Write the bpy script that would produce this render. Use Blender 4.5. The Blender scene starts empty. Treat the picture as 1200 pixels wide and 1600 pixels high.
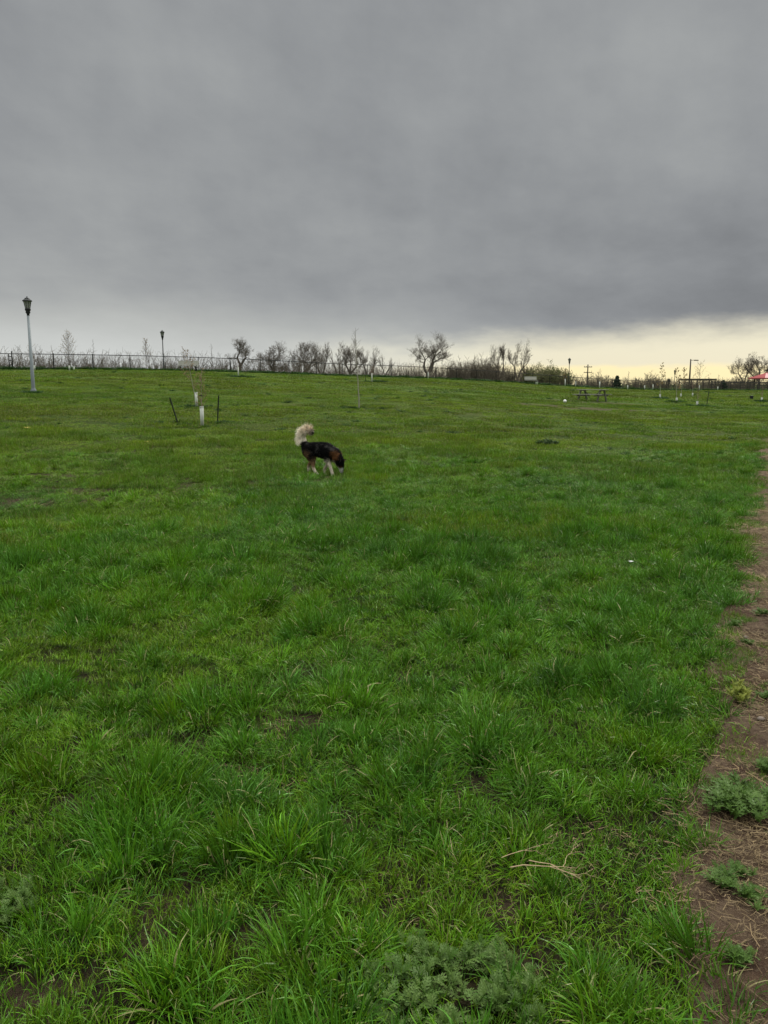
import bpy, bmesh, math, random
import numpy as np
from mathutils import Vector, Matrix, Euler

# ------------------------------------------------------------------ camera
F = 1230.0; W0 = 1200.0; H0 = 1600.0; HZ = 601.0; EYE = 1.55
PITCH = math.atan((800.0 - HZ) / F)
scene = bpy.context.scene
camd = bpy.data.cameras.new('camera'); cam = bpy.data.objects.new('camera', camd)
scene.collection.objects.link(cam); scene.camera = cam
cam.location = (0, 0, EYE); cam.rotation_euler = (math.pi/2 - PITCH, 0, 0)
camd.sensor_fit = 'VERTICAL'; camd.sensor_height = 24.0; camd.lens = 24.0 * F / H0
camd.clip_start = 0.05; camd.clip_end = 12000
scene.render.resolution_x = 768; scene.render.resolution_y = 1024

# ------------------------------------------------------------------ world
SUN_EL = math.radians(38); SUN_AZ = math.radians(38)
def build_world():
    w = bpy.data.worlds.new('World'); scene.world = w; w.use_nodes = True
    nt = w.node_tree; N = nt.nodes; Lk = nt.links; N.clear()
    def nd(t, **k):
        n = N.new(t)
        for a, v in k.items(): setattr(n, a, v)
        return n
    def inp(n, i, v):
        if hasattr(v, 'is_output'): Lk.new(v, n.inputs[i])
        else: n.inputs[i].default_value = v
    def m(op, a, b=0.0, c=0.0):
        n = nd('ShaderNodeMath', operation=op); inp(n, 0, a); inp(n, 1, b)
        if op in ('MULTIPLY_ADD',): inp(n, 2, c)
        return n.outputs[0]
    def sst(v, a, b, lo=0.0, hi=1.0):
        n = nd('ShaderNodeMapRange', interpolation_type='SMOOTHSTEP', clamp=True)
        inp(n, 0, v); inp(n, 1, a); inp(n, 2, b); inp(n, 3, lo); inp(n, 4, hi); return n.outputs[0]
    def noise(vec, scale, det=3.0, rough=.5):
        n = nd('ShaderNodeTexNoise'); inp(n, 'Vector', vec); inp(n, 'Scale', scale); inp(n, 'Detail', det); inp(n, 'Roughness', rough)
        return m('SUBTRACT', n.outputs['Fac'], .5)
    def mixc(f, a, b):
        n = nd('ShaderNodeMix', data_type='RGBA'); inp(n, 0, f); inp(n, 6, a); inp(n, 7, b); return n.outputs[2]
    def comb(x, y, z):
        n = nd('ShaderNodeCombineXYZ'); inp(n, 0, x); inp(n, 1, y); inp(n, 2, z); return n.outputs[0]
    tc = nd('ShaderNodeTexCoord'); sep = nd('ShaderNodeSeparateXYZ'); Lk.new(tc.outputs['Generated'], sep.inputs[0])
    x, y, z = sep.outputs
    e = m('ARCSINE', z); az = m('ARCTAN2', x, y)
    zz = m('ADD', m('MAXIMUM', z, 0.0), .20)
    deck = comb(m('DIVIDE', x, m('MULTIPLY', zz, .75)), m('DIVIDE', y, zz), .37)
    n1 = noise(deck, .55, 3.0); n2 = noise(deck, 1.7, 4.0, .55)
    low = comb(m('MULTIPLY', az, 3.0), m('MULTIPLY', e, 9.0), 1.3)
    n3 = noise(low, 2.0, 4.0, .55); n4 = noise(low, 5.5, 4.0, .6)
    # grey of the cloud deck
    g = m('ADD', sst(e, .06, .40, .258, .275), 0.0)
    lft = m('MULTIPLY', sst(az, .22, -.42), sst(e, .30, .05))
    g = m('ADD', g, m('MULTIPLY', lft, .09))
    lowl = m('MULTIPLY', sst(e, .12, .015), sst(az, .42, -.05))
    g = m('ADD', g, m('MULTIPLY', lowl, .23))
    dark = m('MULTIPLY', sst(az, -.05, .35), m('MULTIPLY', sst(e, .30, .15), sst(e, .045, .09)))
    g = m('ADD', g, m('MULTIPLY', dark, -.022))
    g = m('ADD', g, m('MULTIPLY', n1, .13)); g = m('ADD', g, m('MULTIPLY', n2, .07))
    g = m('ADD', g, m('MULTIPLY', m('MULTIPLY', n3, .06), sst(e, .30, .1)))
    g = m('ADD', g, m('MULTIPLY', m('MULTIPLY', n4, .04), sst(e, .24, .06)))
    n7 = noise(deck, 4.5, 5.0, .6); g = m('ADD', g, m('MULTIPLY', m('MULTIPLY', n7, .045), sst(e, .05, .15)))
    vert = comb(m('MULTIPLY', az, 7.0), m('MULTIPLY', e, 3.2), 4.7); n5 = noise(vert, 1.9, 6.0, .55)
    diag = comb(m('ADD', m('MULTIPLY', az, 3.5), m('MULTIPLY', e, 3.0)), m('MULTIPLY', e, 5.0), 8.1); n6 = noise(diag, 1.8, 6.0, .55)
    g = m('ADD', g, m('MULTIPLY', m('ADD', m('MULTIPLY', n5, .055), m('MULTIPLY', n6, .11)), sst(e, .02, .12)))
    g = m('MAXIMUM', g, .05)
    g = m('ADD', g, sst(e, .48, 1.20, 0.0, 2.3))            # overcast: brightest overhead
    cool = mixc(sst(g, .2, .45), (.97, 1.015, 1.07, 1), (1.0, 1.03, 1.0, 1))
    vm = nd('ShaderNodeVectorMath', operation='SCALE'); Lk.new(cool, vm.inputs[0]); Lk.new(g, vm.inputs['Scale'])
    cloud = vm.outputs[0]
    # the clear strip under the deck, towards the west
    edge = m('ADD', m('MULTIPLY_ADD', m('MINIMUM', az, .6), .035, .050), m('ADD', m('MULTIPLY', n3, .034), m('MULTIPLY', n4, .026)))
    dist = m('SUBTRACT', edge, e)
    strip = sst(dist, -.022, .022)
    azf = m('MULTIPLY', sst(m('ADD', az, m('MULTIPLY', n3, .25)), -.20, .12), sst(az, 1.5, .9))
    strip = m('MULTIPLY', strip, azf)
    cream = mixc(sst(m('ADD', e, m('MULTIPLY', n4, .012)), .026, .018), (.76, .71, .54, 1), (.92, .80, .46, 1))
    cream = mixc(m('MULTIPLY', sst(az, .22, .05), .6), cream, (.74, .73, .62, 1))
    sky = nd('ShaderNodeTexSky', sky_type='NISHITA'); sky.sun_disc = False
    sky.sun_elevation = SUN_EL; sky.sun_rotation = SUN_AZ
    sk = nd('ShaderNodeVectorMath', operation='SCALE'); Lk.new(sky.outputs[0], sk.inputs[0]); sk.inputs['Scale'].default_value = .10
    cream = mixc(.08, cream, sk.outputs[0])
    col = mixc(strip, cloud, cream)
    gnd = sst(e, -.03, -.002)
    col = mixc(gnd, (.05, .06, .03, 1), col)
    bg = nd('ShaderNodeBackground'); Lk.new(col, bg.inputs[0]); bg.inputs[1].default_value = 1.0
    out = nd('ShaderNodeOutputWorld'); Lk.new(bg.outputs[0], out.inputs[0])
build_world()
sund = bpy.data.lights.new('sun', 'SUN'); sun = bpy.data.objects.new('sun', sund); scene.collection.objects.link(sun)
sund.energy = 1.5; sund.angle = math.radians(12); sund.color = (1, .96, .88)
sdir = Vector((math.sin(SUN_AZ)*math.cos(SUN_EL), math.cos(SUN_AZ)*math.cos(SUN_EL), math.sin(SUN_EL)))
sun.rotation_euler = sdir.to_track_quat('Z', 'Y').to_euler()
vs = scene.view_settings; vs.view_transform = 'Standard'; vs.look = 'None'; vs.gamma = 1; vs.exposure = 0.15
scene.cycles.max_bounces = 6; scene.cycles.diffuse_bounces = 3; scene.cycles.transmission_bounces = 4; scene.cycles.transparent_max_bounces = 8

R = random.Random(11); RN = np.random.default_rng(5)
def s2l(c): return tuple(((v/255)/12.92 if v/255 <= .04045 else ((v/255+.055)/1.055)**2.4) for v in c)

# ------------------------------------------------------------------ noise, terrain
_P = np.random.default_rng(77).random((256, 256))
def vn(x, y, s=0):
    x = np.asarray(x, float) + 17.3*s + 500; y = np.asarray(y, float) - 9.1*s + 500
    xi = np.floor(x).astype(int); yi = np.floor(y).astype(int); fx = x-xi; fy = y-yi
    fx = fx*fx*(3-2*fx); fy = fy*fy*(3-2*fy)
    a = _P[xi % 256, yi % 256]; b = _P[(xi+1) % 256, yi % 256]; c = _P[xi % 256, (yi+1) % 256]; d = _P[(xi+1) % 256, (yi+1) % 256]
    return (a*(1-fx)+b*fx)*(1-fy)+(c*(1-fx)+d*fx)*fy
def fbm(x, y, s=0, o=3):
    t = 0; a = .5; n = 0
    for k in range(o):
        t = t + a*vn(x*2**k, y*2**k, s+k*7); n += a; a *= .5
    return t/n
def sm(x, a, b):
    t = np.clip((np.asarray(x, float)-a)/(b-a), 0, 1); return t*t*(3-2*t)
def ray(px, row):
    xp = (px-600)/F; yp = (800-row)/F; c, s = math.cos(PITCH), math.sin(PITCH)
    Y = c + yp*s; return xp/Y, (-s + yp*c)/Y       # X/Y, (Z-EYE)/Y
CR = [(-900, 577), (0, 577), (100, 577.5), (200, 578.2), (300, 579.8), (358, 581.3), (450, 584.5), (492, 586.8), (606, 589.5), (641, 590.6),
      (736, 594), (795, 597.5), (860, 602), (900, 604.8), (972, 608), (1060, 610), (1200, 610.3), (2000, 611)]
CU = np.array([ray(p, r)[0] for p, r in CR]); CS = np.array([ray(p, r)[1] for p, r in CR])
def Dist(u): return 83.0/(1-.74*np.clip(u, -.75, .62))
def crest(u):
    s = sum(np.interp(u+o, CU, CS) for o in (-.03, -.015, 0, .015, .03))/5
    return s
def hgt(X, Y):
    X = np.asarray(X, float); Y = np.asarray(Y, float)
    Ys = np.maximum(Y, 8.0); u = np.clip(X/Ys, -.95, .95); D = Dist(u); Hc = EYE + D*crest(u)
    t = (Y-12)/(D-12)
    S = np.where(t < 0, 0, np.where(t < .06, t*t/.12, t-.03))/.97
    S1 = np.minimum(S, 1)
    h = Hc*S1
    far = 1.0*sm(u, .15, .32) - 1.2*(1-sm(u, .15, .32))
    over = (Y-D)
    k = sm(over, 3, 60); h = h*(1-k)+far*k
    sw = np.exp(-((Y-(9.8-.10*X))/1.5)**2)*.20*sm(-X, .2, 4.5)        # shallow swale on the left
    h = h - sw
    h = h + (fbm(X*.12, Y*.12, 3)-.5)*.10*sm(Y, 2, 14)*(1-.5*k)
    h = h + (fbm(X*.9, Y*.9, 9)-.5)*.05*(1-sm(Y, 14, 40))
    return h
def hz(x, y): return float(hgt(x, y))
def at(px, Y):
    u = ray(px, 600)[0]; return Vector((u*Y, Y, hz(u*Y, Y)))
def place(px, row):
    u, s = ray(px, row); Y = 1.2; prev = None
    while Y < 140:
        d = EYE + s*Y - hz(u*Y, Y)
        if d <= 0: break
        prev = Y; Y *= 1.01
    else: return at(px, 100)
    a, b = prev or Y*.9, Y
    for _ in range(18):
        mdl = (a+b)/2
        if EYE + s*mdl - hz(u*mdl, mdl) > 0: a = mdl
        else: b = mdl
    return Vector((u*b, b, hz(u*b, b)))
def zrow(P, row): return EYE + P.y*ray(600, row)[1]

# bare patches: (px, row, rx m, ry m, strength)
BARE = [(0, 1)]
BARE = [(place(p, r), rx, ry, k) for p, r, rx, ry, k in [
    (245, 1430, .13, .08, .65), (15, 1555, .16, .10, 1), (150, 1245, .14, .08, .6), (425, 1450, .10, .08, .7), (640, 1405, .08, .06, .5), (470, 1130, .22, .12, .7),
    (60, 1085, .5, .15, .5), (790, 1400, .12, .06, .6), (575, 1300, .12, .08, .5), (110, 743, .9, .30, .7), (60, 752, .8, .25, .45), (200, 768, 2.2, .5, .6), (70, 778, 3.0, .6, .6), (330, 754, 2.6, .4, .55), (505, 748, .36, .30, 1.0), (910, 638, 4.0, 2.0, 1.0),
    (1000, 642, 4.0, 1.6, .8), (925, 629, 3.5, 3.0, .7), (430, 730, 1.6, .5, .3), (700, 641, 6, 3, .35), (250, 690, 3, 1.2, .2)]]
def bare(X, Y):
    X = np.asarray(X, float); Y = np.asarray(Y, float); v = np.zeros(np.broadcast(X, Y).shape)
    wob = (fbm(X*2.2, Y*2.2, 21)-.5)*1.3
    for P, rx, ry, k in BARE:
        d = np.sqrt(((X-P.x)/rx)**2+((Y-P.y)/ry)**2)+wob
        v = np.maximum(v, k*(1-sm(d, .6, 1.3)))
    return v
# edge of the dirt path
PE = [(1190, 700), (1188, 735), (1176, 800), (1152, 850), (1165, 915), (1125, 985), (1118, 1040), (1150, 1110), (1140, 1170), (1092, 1250), (1110, 1310), (1066, 1375), (1106, 1440), (1092, 1500), (1120, 1560), (1142, 1640)]
PEg = sorted([(place(p, r).y, place(p, r).x) for p, r in PE]); PEy = np.array([a for a, b in PEg]); PEx = np.array([b for a, b in PEg])
def pathx(Y):
    Y = np.asarray(Y, float)
    b = np.interp(Y, PEy, PEx)
    b = np.where(Y > PEy[-1], PEx[-1]+(Y-PEy[-1])*.56, b)
    b = np.where(Y < PEy[0], PEx[0]-(PEy[0]-Y)*.1, b)
    return b
PW = 1.5
def onpath(X, Y, pad=0.0):
    d = np.asarray(X, float) - pathx(Y)
    w = (vn(np.asarray(X)*6, np.asarray(Y)*6, 40)-.5)*.16
    return (d+w > pad) & (d < PW-pad) & (np.asarray(Y) < 60)

# ------------------------------------------------------------------ helpers
COL = scene.collection
def tag(o, label=None, cat=None, group=None, kind=None):
    if label: o['label'] = label
    if cat: o['category'] = cat
    if group: o['group'] = group
    if kind: o['kind'] = kind
    return o
def thing(name, label, cat, loc=(0, 0, 0), rz=0, group=None):
    o = bpy.data.objects.new(name, None); COL.objects.link(o); o.location = loc; o.rotation_euler = (0, 0, rz); o.empty_display_size = .2
    return tag(o, label, cat, group)
class MB:
    def __init__(s): s.v = []; s.f = []
    def tube(s, p0, p1, r0, r1=None, n=6, caps=True):
        r1 = r0 if r1 is None else r1
        p0 = Vector(p0); p1 = Vector(p1); d = p1-p0
        if d.length < 1e-7: return s
        q = d.to_track_quat('Z', 'Y'); b = len(s.v)
        for p, r in ((p0, r0), (p1, r1)):
            for k in range(n):
                a = 2*math.pi*k/n; s.v.append(tuple(p+q@Vector((math.cos(a)*r, math.sin(a)*r, 0))))
        for k in range(n): s.f.append((b+k, b+(k+1) % n, b+n+(k+1) % n, b+n+k))
        if caps: s.f.append(tuple(b+k for k in range(n))[::-1]); s.f.append(tuple(b+n+k for k in range(n)))
        return s
    def pipe(s, pts, rs, n=6):
        b = len(s.v); m = len(pts); pts = [Vector(p) for p in pts]
        if not hasattr(rs, '__len__'): rs = [rs]*m
        for i, p in enumerate(pts):
            d = (pts[min(i+1, m-1)]-pts[max(i-1, 0)]); q = d.to_track_quat('Z', 'Y')
            for k in range(n):
                a = 2*math.pi*k/n; s.v.append(tuple(p+q@Vector((math.cos(a)*rs[i], math.sin(a)*rs[i], 0))))
        for i in range(m-1):
            for k in range(n): s.f.append((b+i*n+k, b+i*n+(k+1) % n, b+(i+1)*n+(k+1) % n, b+(i+1)*n+k))
        s.f.append(tuple(b+k for k in range(n))[::-1]); s.f.append(tuple(b+(m-1)*n+k for k in range(n)))
        return s
    def box(s, c, sz, rot=None):
        c = Vector(c); h = [v/2 for v in sz]; b = len(s.v)
        for x in (-1, 1):
            for y in (-1, 1):
                for z in (-1, 1):
                    p = Vector((x*h[0], y*h[1], z*h[2]))
                    if rot: p = rot@p
                    s.v.append(tuple(c+p))
        for f in ((0, 1, 3, 2), (4, 6, 7, 5), (0, 4, 5, 1), (2, 3, 7, 6), (0, 2, 6, 4), (1, 5, 7, 3)): s.f.append(tuple(b+i for i in f))
        return s
    def lathe(s, prof, n=12, c=(0, 0, 0), rot=0.0):
        b = len(s.v); m = len(prof)
        for r, z in prof:
            for k in range(n):
                a = 2*math.pi*k/n+rot; s.v.append((c[0]+r*math.cos(a), c[1]+r*math.sin(a), c[2]+z))
        for i in range(m-1):
            for k in range(n): s.f.append((b+i*n+k, b+i*n+(k+1) % n, b+(i+1)*n+(k+1) % n, b+(i+1)*n+k))
        s.f.append(tuple(b+k for k in range(n))[::-1]); s.f.append(tuple(b+(m-1)*n+k for k in range(n)))
        return s
    def mesh(s, name, mat, smooth=False):
        me = bpy.data.meshes.new(name); me.from_pydata(s.v, [], s.f); me.materials.append(mat)
        if smooth: me.polygons.foreach_set('use_smooth', [True]*len(me.polygons))
        me.update(); return me
    def obj(s, name, mat, parent=None, smooth=False, bevel=0):
        o = bpy.data.objects.new(name, s.mesh(name, mat, smooth)); COL.objects.link(o); o.parent = parent
        if bevel:
            md = o.modifiers.new('b', 'BEVEL'); md.width = bevel; md.segments = 2; md.limit_method = 'ANGLE'
        return o
def npmesh(name, V, Q, mat, attrs=None, smooth=False):
    """V (n,3), Q (m,k) all faces of k corners; attrs {name: (domain, array)}"""
    me = bpy.data.meshes.new(name); V = np.asarray(V, np.float32); Q = np.asarray(Q, np.int32); k = Q.shape[1]
    me.vertices.add(len(V)); me.vertices.foreach_set('co', V.ravel())
    me.loops.add(Q.size); me.loops.foreach_set('vertex_index', Q.ravel())
    me.polygons.add(len(Q)); me.polygons.foreach_set('loop_start', np.arange(0, Q.size, k, dtype=np.int32))
    me.polygons.foreach_set('use_smooth', np.full(len(Q), smooth))
    me.update(calc_edges=True); me.validate()
    for nme, a in (attrs or {}).items():
        a = np.asarray(a, np.float32)
        if a.ndim == 2:
            at_ = me.attributes.new(nme, 'FLOAT_COLOR', 'POINT'); c = np.ones((len(V), 4), np.float32); c[:, :3] = a; at_.data.foreach_set('color', c.ravel())
        else:
            at_ = me.attributes.new(nme, 'FLOAT', 'POINT'); at_.data.foreach_set('value', a)
    me.materials.append(mat); return me
def link(name, me, parent=None):
    o = bpy.data.objects.new(name, me); COL.objects.link(o); o.parent = parent; return o

# ------------------------------------------------------------------ materials
class NT:
    def __init__(s, name):
        s.m = bpy.data.materials.new(name); s.m.use_nodes = True; s.t = s.m.node_tree; s.t.nodes.clear()
        s.out = s.t.nodes.new('ShaderNodeOutputMaterial')
    def n(s, t, ins=None, **k):
        n = s.t.nodes.new(t)
        for a, v in k.items(): setattr(n, a, v)
        for i, v in (ins or {}).items(): s.i(n, i, v)
        return n
    def i(s, n, i, v):
        if hasattr(v, 'is_output'): s.t.links.new(v, n.inputs[i])
        else: n.inputs[i].default_value = v
    def noise(s, scale, det=3, rough=.55, vec=None):
        n = s.n('ShaderNodeTexNoise', {'Scale': scale, 'Detail': det, 'Roughness': rough})
        vec = vec or s.n('ShaderNodeTexCoord').outputs['Object']; s.t.links.new(vec, n.inputs['Vector']); return n.outputs['Fac']
    def ss(s, v, a, b, lo=0.0, hi=1.0):
        n = s.n('ShaderNodeMapRange', {0: v, 1: a, 2: b, 3: lo, 4: hi}, interpolation_type='SMOOTHSTEP'); return n.outputs[0]
    def mix(s, f, a, b, bt='MIX'):
        c4 = lambda c: c if hasattr(c, 'is_output') else (tuple(c)+(1,))[:4]
        n = s.n('ShaderNodeMix', {0: f, 6: c4(a), 7: c4(b)}, data_type='RGBA', blend_type=bt); return n.outputs[2]
    def math(s, op, a, b=0.0): return s.n('ShaderNodeMath', {0: a, 1: b}, operation=op).outputs[0]
    def attr(s, name, kind='GEOMETRY'):
        n = s.n('ShaderNodeAttribute'); n.attribute_name = name; n.attribute_type = kind; return n
    def bump(s, h, dist, st=1.0): return s.n('ShaderNodeBump', {'Height': h, 'Distance': dist, 'Strength': st}).outputs[0]
    def fin(s, col, rough=.6, metal=0.0, normal=None, spec=.3, transl=0.0):
        c4 = col if hasattr(col, 'is_output') else (tuple(col)+(1,))[:4]
        p = s.n('ShaderNodeBsdfPrincipled', {'Base Color': c4, 'Roughness': rough, 'Metallic': metal, 'Specular IOR Level': spec})
        if normal: s.i(p, 'Normal', normal)
        o = p.outputs[0]
        if transl:
            tr = s.n('ShaderNodeBsdfTranslucent', {'Color': c4}); mx = s.n('ShaderNodeMixShader', {0: transl, 1: o, 2: tr.outputs[0]}); o = mx.outputs[0]
        s.t.links.new(o, s.out.inputs[0]); return s.m
def simple(name, col, rough=.6, metal=0.0, var=.25, scale=8, bump=0.0, spec=.3):
    t = NT(name); n = t.noise(scale); c = t.mix(n, [v*(1-var) for v in col], [min(1, v*(1+var)) for v in col])
    nm = t.bump(n, bump) if bump else None
    return t.fin(c, rough, metal, nm, spec)
def mat_blade(name, gA, gB, gC, dead, base, transl=.30, rough=.42, dark=0.0):
    """gA/gB/gC greens picked by the tuft's hue attribute; each blade adds its own tone"""
    t = NT(name)
    hue = t.attr('hue', 'INSTANCER').outputs['Fac']; tone = t.attr('tone').outputs['Fac']; up = t.attr('up').outputs['Fac']
    h2 = t.math('ADD', hue, t.math('MULTIPLY', t.math('SUBTRACT', tone, .5), .5))
    c = t.mix(t.ss(h2, .05, .5), gA, gB); c = t.mix(t.ss(h2, .5, .95), c, gC)
    fr = t.math('FRACT', t.math('MULTIPLY', hue, 37.0)); v = t.math('MULTIPLY', t.math('ADD', .50, t.math('MULTIPLY', tone, .98)), t.math('ADD', .66, t.math('MULTIPLY', fr, .62))); vc = t.n('ShaderNodeCombineColor', {0: v, 1: v, 2: v}).outputs[0]
    c = t.mix(1.0, c, vc, 'MULTIPLY')
    c = t.mix(t.ss(up, .45, 0.0), c, base)  # blade foot darkened: shade inside the canopy painted into the colour
    dd = t.attr('dead').outputs['Fac']; c = t.mix(dd, c, dead)
    return t.fin(c, rough, 0, None, .17, transl)
GA = (.105, .165, .022); GB = (.060, .135, .022); GC = (.042, .112, .040)
M = {}
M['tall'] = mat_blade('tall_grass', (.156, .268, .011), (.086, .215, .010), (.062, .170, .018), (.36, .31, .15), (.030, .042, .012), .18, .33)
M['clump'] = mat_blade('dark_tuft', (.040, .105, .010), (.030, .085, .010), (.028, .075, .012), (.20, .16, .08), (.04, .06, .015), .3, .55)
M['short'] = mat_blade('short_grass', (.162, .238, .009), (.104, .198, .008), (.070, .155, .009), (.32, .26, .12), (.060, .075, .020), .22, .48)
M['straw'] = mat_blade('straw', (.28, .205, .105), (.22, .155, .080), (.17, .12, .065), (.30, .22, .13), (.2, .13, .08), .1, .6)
def mat_leafy(name, a, b, tip=None):
    t = NT(name); tone = t.attr('tone').outputs['Fac']; n = t.noise(30)
    c = t.mix(tone, a, b); c = t.mix(t.math('MULTIPLY', n, .3), c, (.02, .04, .015))
    return t.fin(c, .55, 0, None, .3, .22)
M['mug'] = mat_leafy('grey_green_leaf', (.065, .150, .015), (.165, .250, .060))
M['weed'] = mat_leafy('weed_leaf', (.062, .140, .015), (.130, .215, .042))
M['yweed'] = mat_leafy('yellow_green_leaf', (.20, .26, .04), (.42, .44, .08))
M['bushweed'] = mat_leafy('dark_weed_leaf', (.035, .075, .018), (.060, .11, .03))
def mat_ground():
    t = NT('ground'); b = t.attr('bare').outputs['Fac']; far = t.attr('far').outputs['Fac']
    n1 = t.noise(.22, 4); n2 = t.noise(3.0, 5, .6); n3 = t.noise(26, 4, .65); n4 = t.noise(120, 3, .7)
    thatch = t.mix(t.ss(n3, .35, .65), (.014, .012, .006), (.070, .058, .026))
    green = t.mix(t.ss(n1, .35, .65), (.055, .115, .012), (.095, .140, .016))
    green = t.mix(t.ss(n2, .45, .75), green, (.042, .080, .012))
    c = t.mix(far, thatch, green)
    soil = t.mix(n3, (.070, .044, .028), (.150, .108, .072)); soil = t.mix(t.ss(n4, .55, .8), soil, (.20, .155, .10))
    c = t.mix(t.math('MULTIPLY', b, t.ss(far, 0, 1, 1.0, .75)), c, soil)
    return t.fin(c, .95, 0, t.bump(t.math('ADD', n3, n4), .05), .1)
M['ground'] = mat_ground()
def mat_path():
    t = NT('path_dirt'); n1 = t.noise(2.2, 4); n2 = t.noise(14, 5, .65); n3 = t.noise(90, 4, .7); n4 = t.noise(300, 2)
    c = t.mix(t.ss(n1, .35, .65), (.112, .066, .040), (.190, .132, .086))
    c = t.mix(t.ss(n2, .4, .7), c, (.080, .046, .030)); c = t.mix(t.math('MULTIPLY', t.ss(n3, .5, .75), .7), c, (.27, .20, .14))
    c = t.mix(t.math('MULTIPLY', t.ss(n2, .35, .15), .6), c, (.06, .08, .03))
    return t.fin(c, .95, 0, t.bump(t.math('ADD', n3, t.math('MULTIPLY', n4, .5)), .035), .12)
M['path'] = mat_path()
M['bark'] = simple('bark', (.085, .070, .055), .9, var=.35, scale=3, bump=.02)
M['twig'] = simple('twig', (.135, .112, .092), .9, var=.3, scale=2)
M['bushtwig'] = simple('shrub_twig', (.115, .092, .070), .9, var=.3, scale=2)
M['redtwig'] = simple('red_twig', (.24, .155, .12), .8, var=.3, scale=4)
M['palebark'] = simple('pale_bark', (.30, .28, .22), .8, var=.3, scale=6)
M['guard'] = simple('tree_guard_plastic', (.66, .68, .60), .55, var=.22, scale=5)
M['dkmetal'] = simple('dark_green_metal', (.018, .021, .019), .45, .3, var=.3)
M['lampmetal'] = simple('lamp_black_metal', (.014, .015, .014), .5, .2, var=.2)
M['galv'] = simple('grey_painted_steel', (.20, .225, .235), .5, .2, var=.15, scale=3)
M['lampglass'] = simple('frosted_lamp_glass', (.30, .31, .30), .25, var=.05)
M['fence'] = simple('fence_dark_coating', (.022, .023, .022), .6, .1, var=.3)
M['wire'] = simple('fence_wire', (.05, .05, .048), .6, .3, var=.2)
M['oldwood'] = simple('weathered_wood', (.24, .23, .19), .85, var=.3, scale=14, bump=.01)
M['darkwood'] = simple('dark_wood', (.06, .052, .045), .85, var=.3, scale=10)
M['gwood'] = simple('grey_wood', (.17, .18, .13), .85, var=.3, scale=10)
M['palewood'] = simple('pale_painted_wood', (.46, .45, .40), .7, var=.15, scale=10)
M['red'] = simple('red_metal_roof', (.34, .055, .055), .5, var=.15, scale=2)
M['white'] = simple('white_plastic', (.78, .79, .76), .4, var=.04)
M['blackp'] = simple('black_plastic', (.012, .013, .014), .5, var=.2)
M['conifer'] = simple('conifer_needles', (.022, .040, .020), .8, var=.4, scale=5)
M['bud'] = simple('spring_bud', (.30, .21, .10), .8, var=.4, scale=5)
M['budg'] = simple('pale_green_bud', (.20, .21, .085), .8, var=.4, scale=5)
M['drystem'] = simple('dry_stem', (.40, .29, .17), .75, var=.3, scale=30)
M['leafy'] = simple('dry_yellow_leaf', (.62, .46, .12), .7, var=.2, scale=20)
M['stone'] = simple('pebble', (.20, .16, .13), .85, var=.3, scale=30)

# ------------------------------------------------------------------ ground
def axis(segs):
    out = [segs[0][0]]
    for a, b, st in segs:
        n = max(1, int(round((b-a)/st))); out += [a+(b-a)*(i+1)/n for i in range(n)]
    return np.array(out)
ys = axis([(-400, -60, 60), (-60, -8, 8), (-8, 0, 1), (0, 16, .12), (16, 40, .4), (40, 150, 1.4), (150, 400, 12), (400, 1500, 100), (1500, 7000, 600)])
xh = [(0, 8, .13), (8, 22, .4), (22, 90, 1.4), (90, 250, 9), (250, 1200, 90), (1200, 6000, 600)]
xp = axis(xh); xs = np.concatenate([-xp[:0:-1], xp])
XX, YY = np.meshgrid(xs, ys); ZZ = hgt(XX, YY)
nx = len(xs); ny = len(ys); idx = np.arange(nx*ny).reshape(ny, nx)
Q = np.stack([idx[:-1, :-1], idx[:-1, 1:], idx[1:, 1:], idx[1:, :-1]], -1).reshape(-1, 4)
V = np.stack([XX, YY, ZZ], -1).reshape(-1, 3)
g = link('ground', npmesh('ground', V, Q, M['ground'], {'bare': bare(XX, YY).ravel(), 'far': sm(YY, 8, 34).ravel()}, True)); tag(g, 'green grassy field rising to a low crest', 'ground', kind='structure')
# dirt path sheet
yy = axis([(.3, 9, .035), (9, 20, .08), (20, 60, .5)]); tt = np.linspace(-.10, PW+.1, 46)
PY, PT = np.meshgrid(yy, tt, indexing='ij'); PX = pathx(PY)+PT
PXs = PX
relief = (fbm(PX*5, PY*5, 60, 4))*.035 + fbm(PX*22, PY*22, 61, 2)*.020
PZ = hgt(PX, PY)+.006+relief*sm(np.minimum(PT+.1, PW+.1-PT), 0, .12) - (1-sm(np.minimum(PT+.1, PW+.1-PT), 0, .05))*.03
idx = np.arange(PX.size).reshape(PX.shape)
Q = np.stack([idx[:-1, :-1], idx[:-1, 1:], idx[1:, 1:], idx[1:, :-1]], -1).reshape(-1, 4)[:, ::-1]
p = link('path', npmesh('path', np.stack([PX, PY, PZ], -1).reshape(-1, 3), Q, M['path'], None, True)); tag(p, 'brown dirt path strewn with straw along the right edge', 'path', kind='structure')
def pz(X, Y):                                # top of whatever ground is there
    z = hgt(X, Y); t = np.asarray(X)-pathx(Y)
    rel = .006+fbm(np.asarray(X)*5, np.asarray(Y)*5, 60, 4)*.035 + fbm(np.asarray(X)*22, np.asarray(Y)*22, 61, 2)*.020
    return np.where((t > 0) & (t < PW), z+rel, z)

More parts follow.
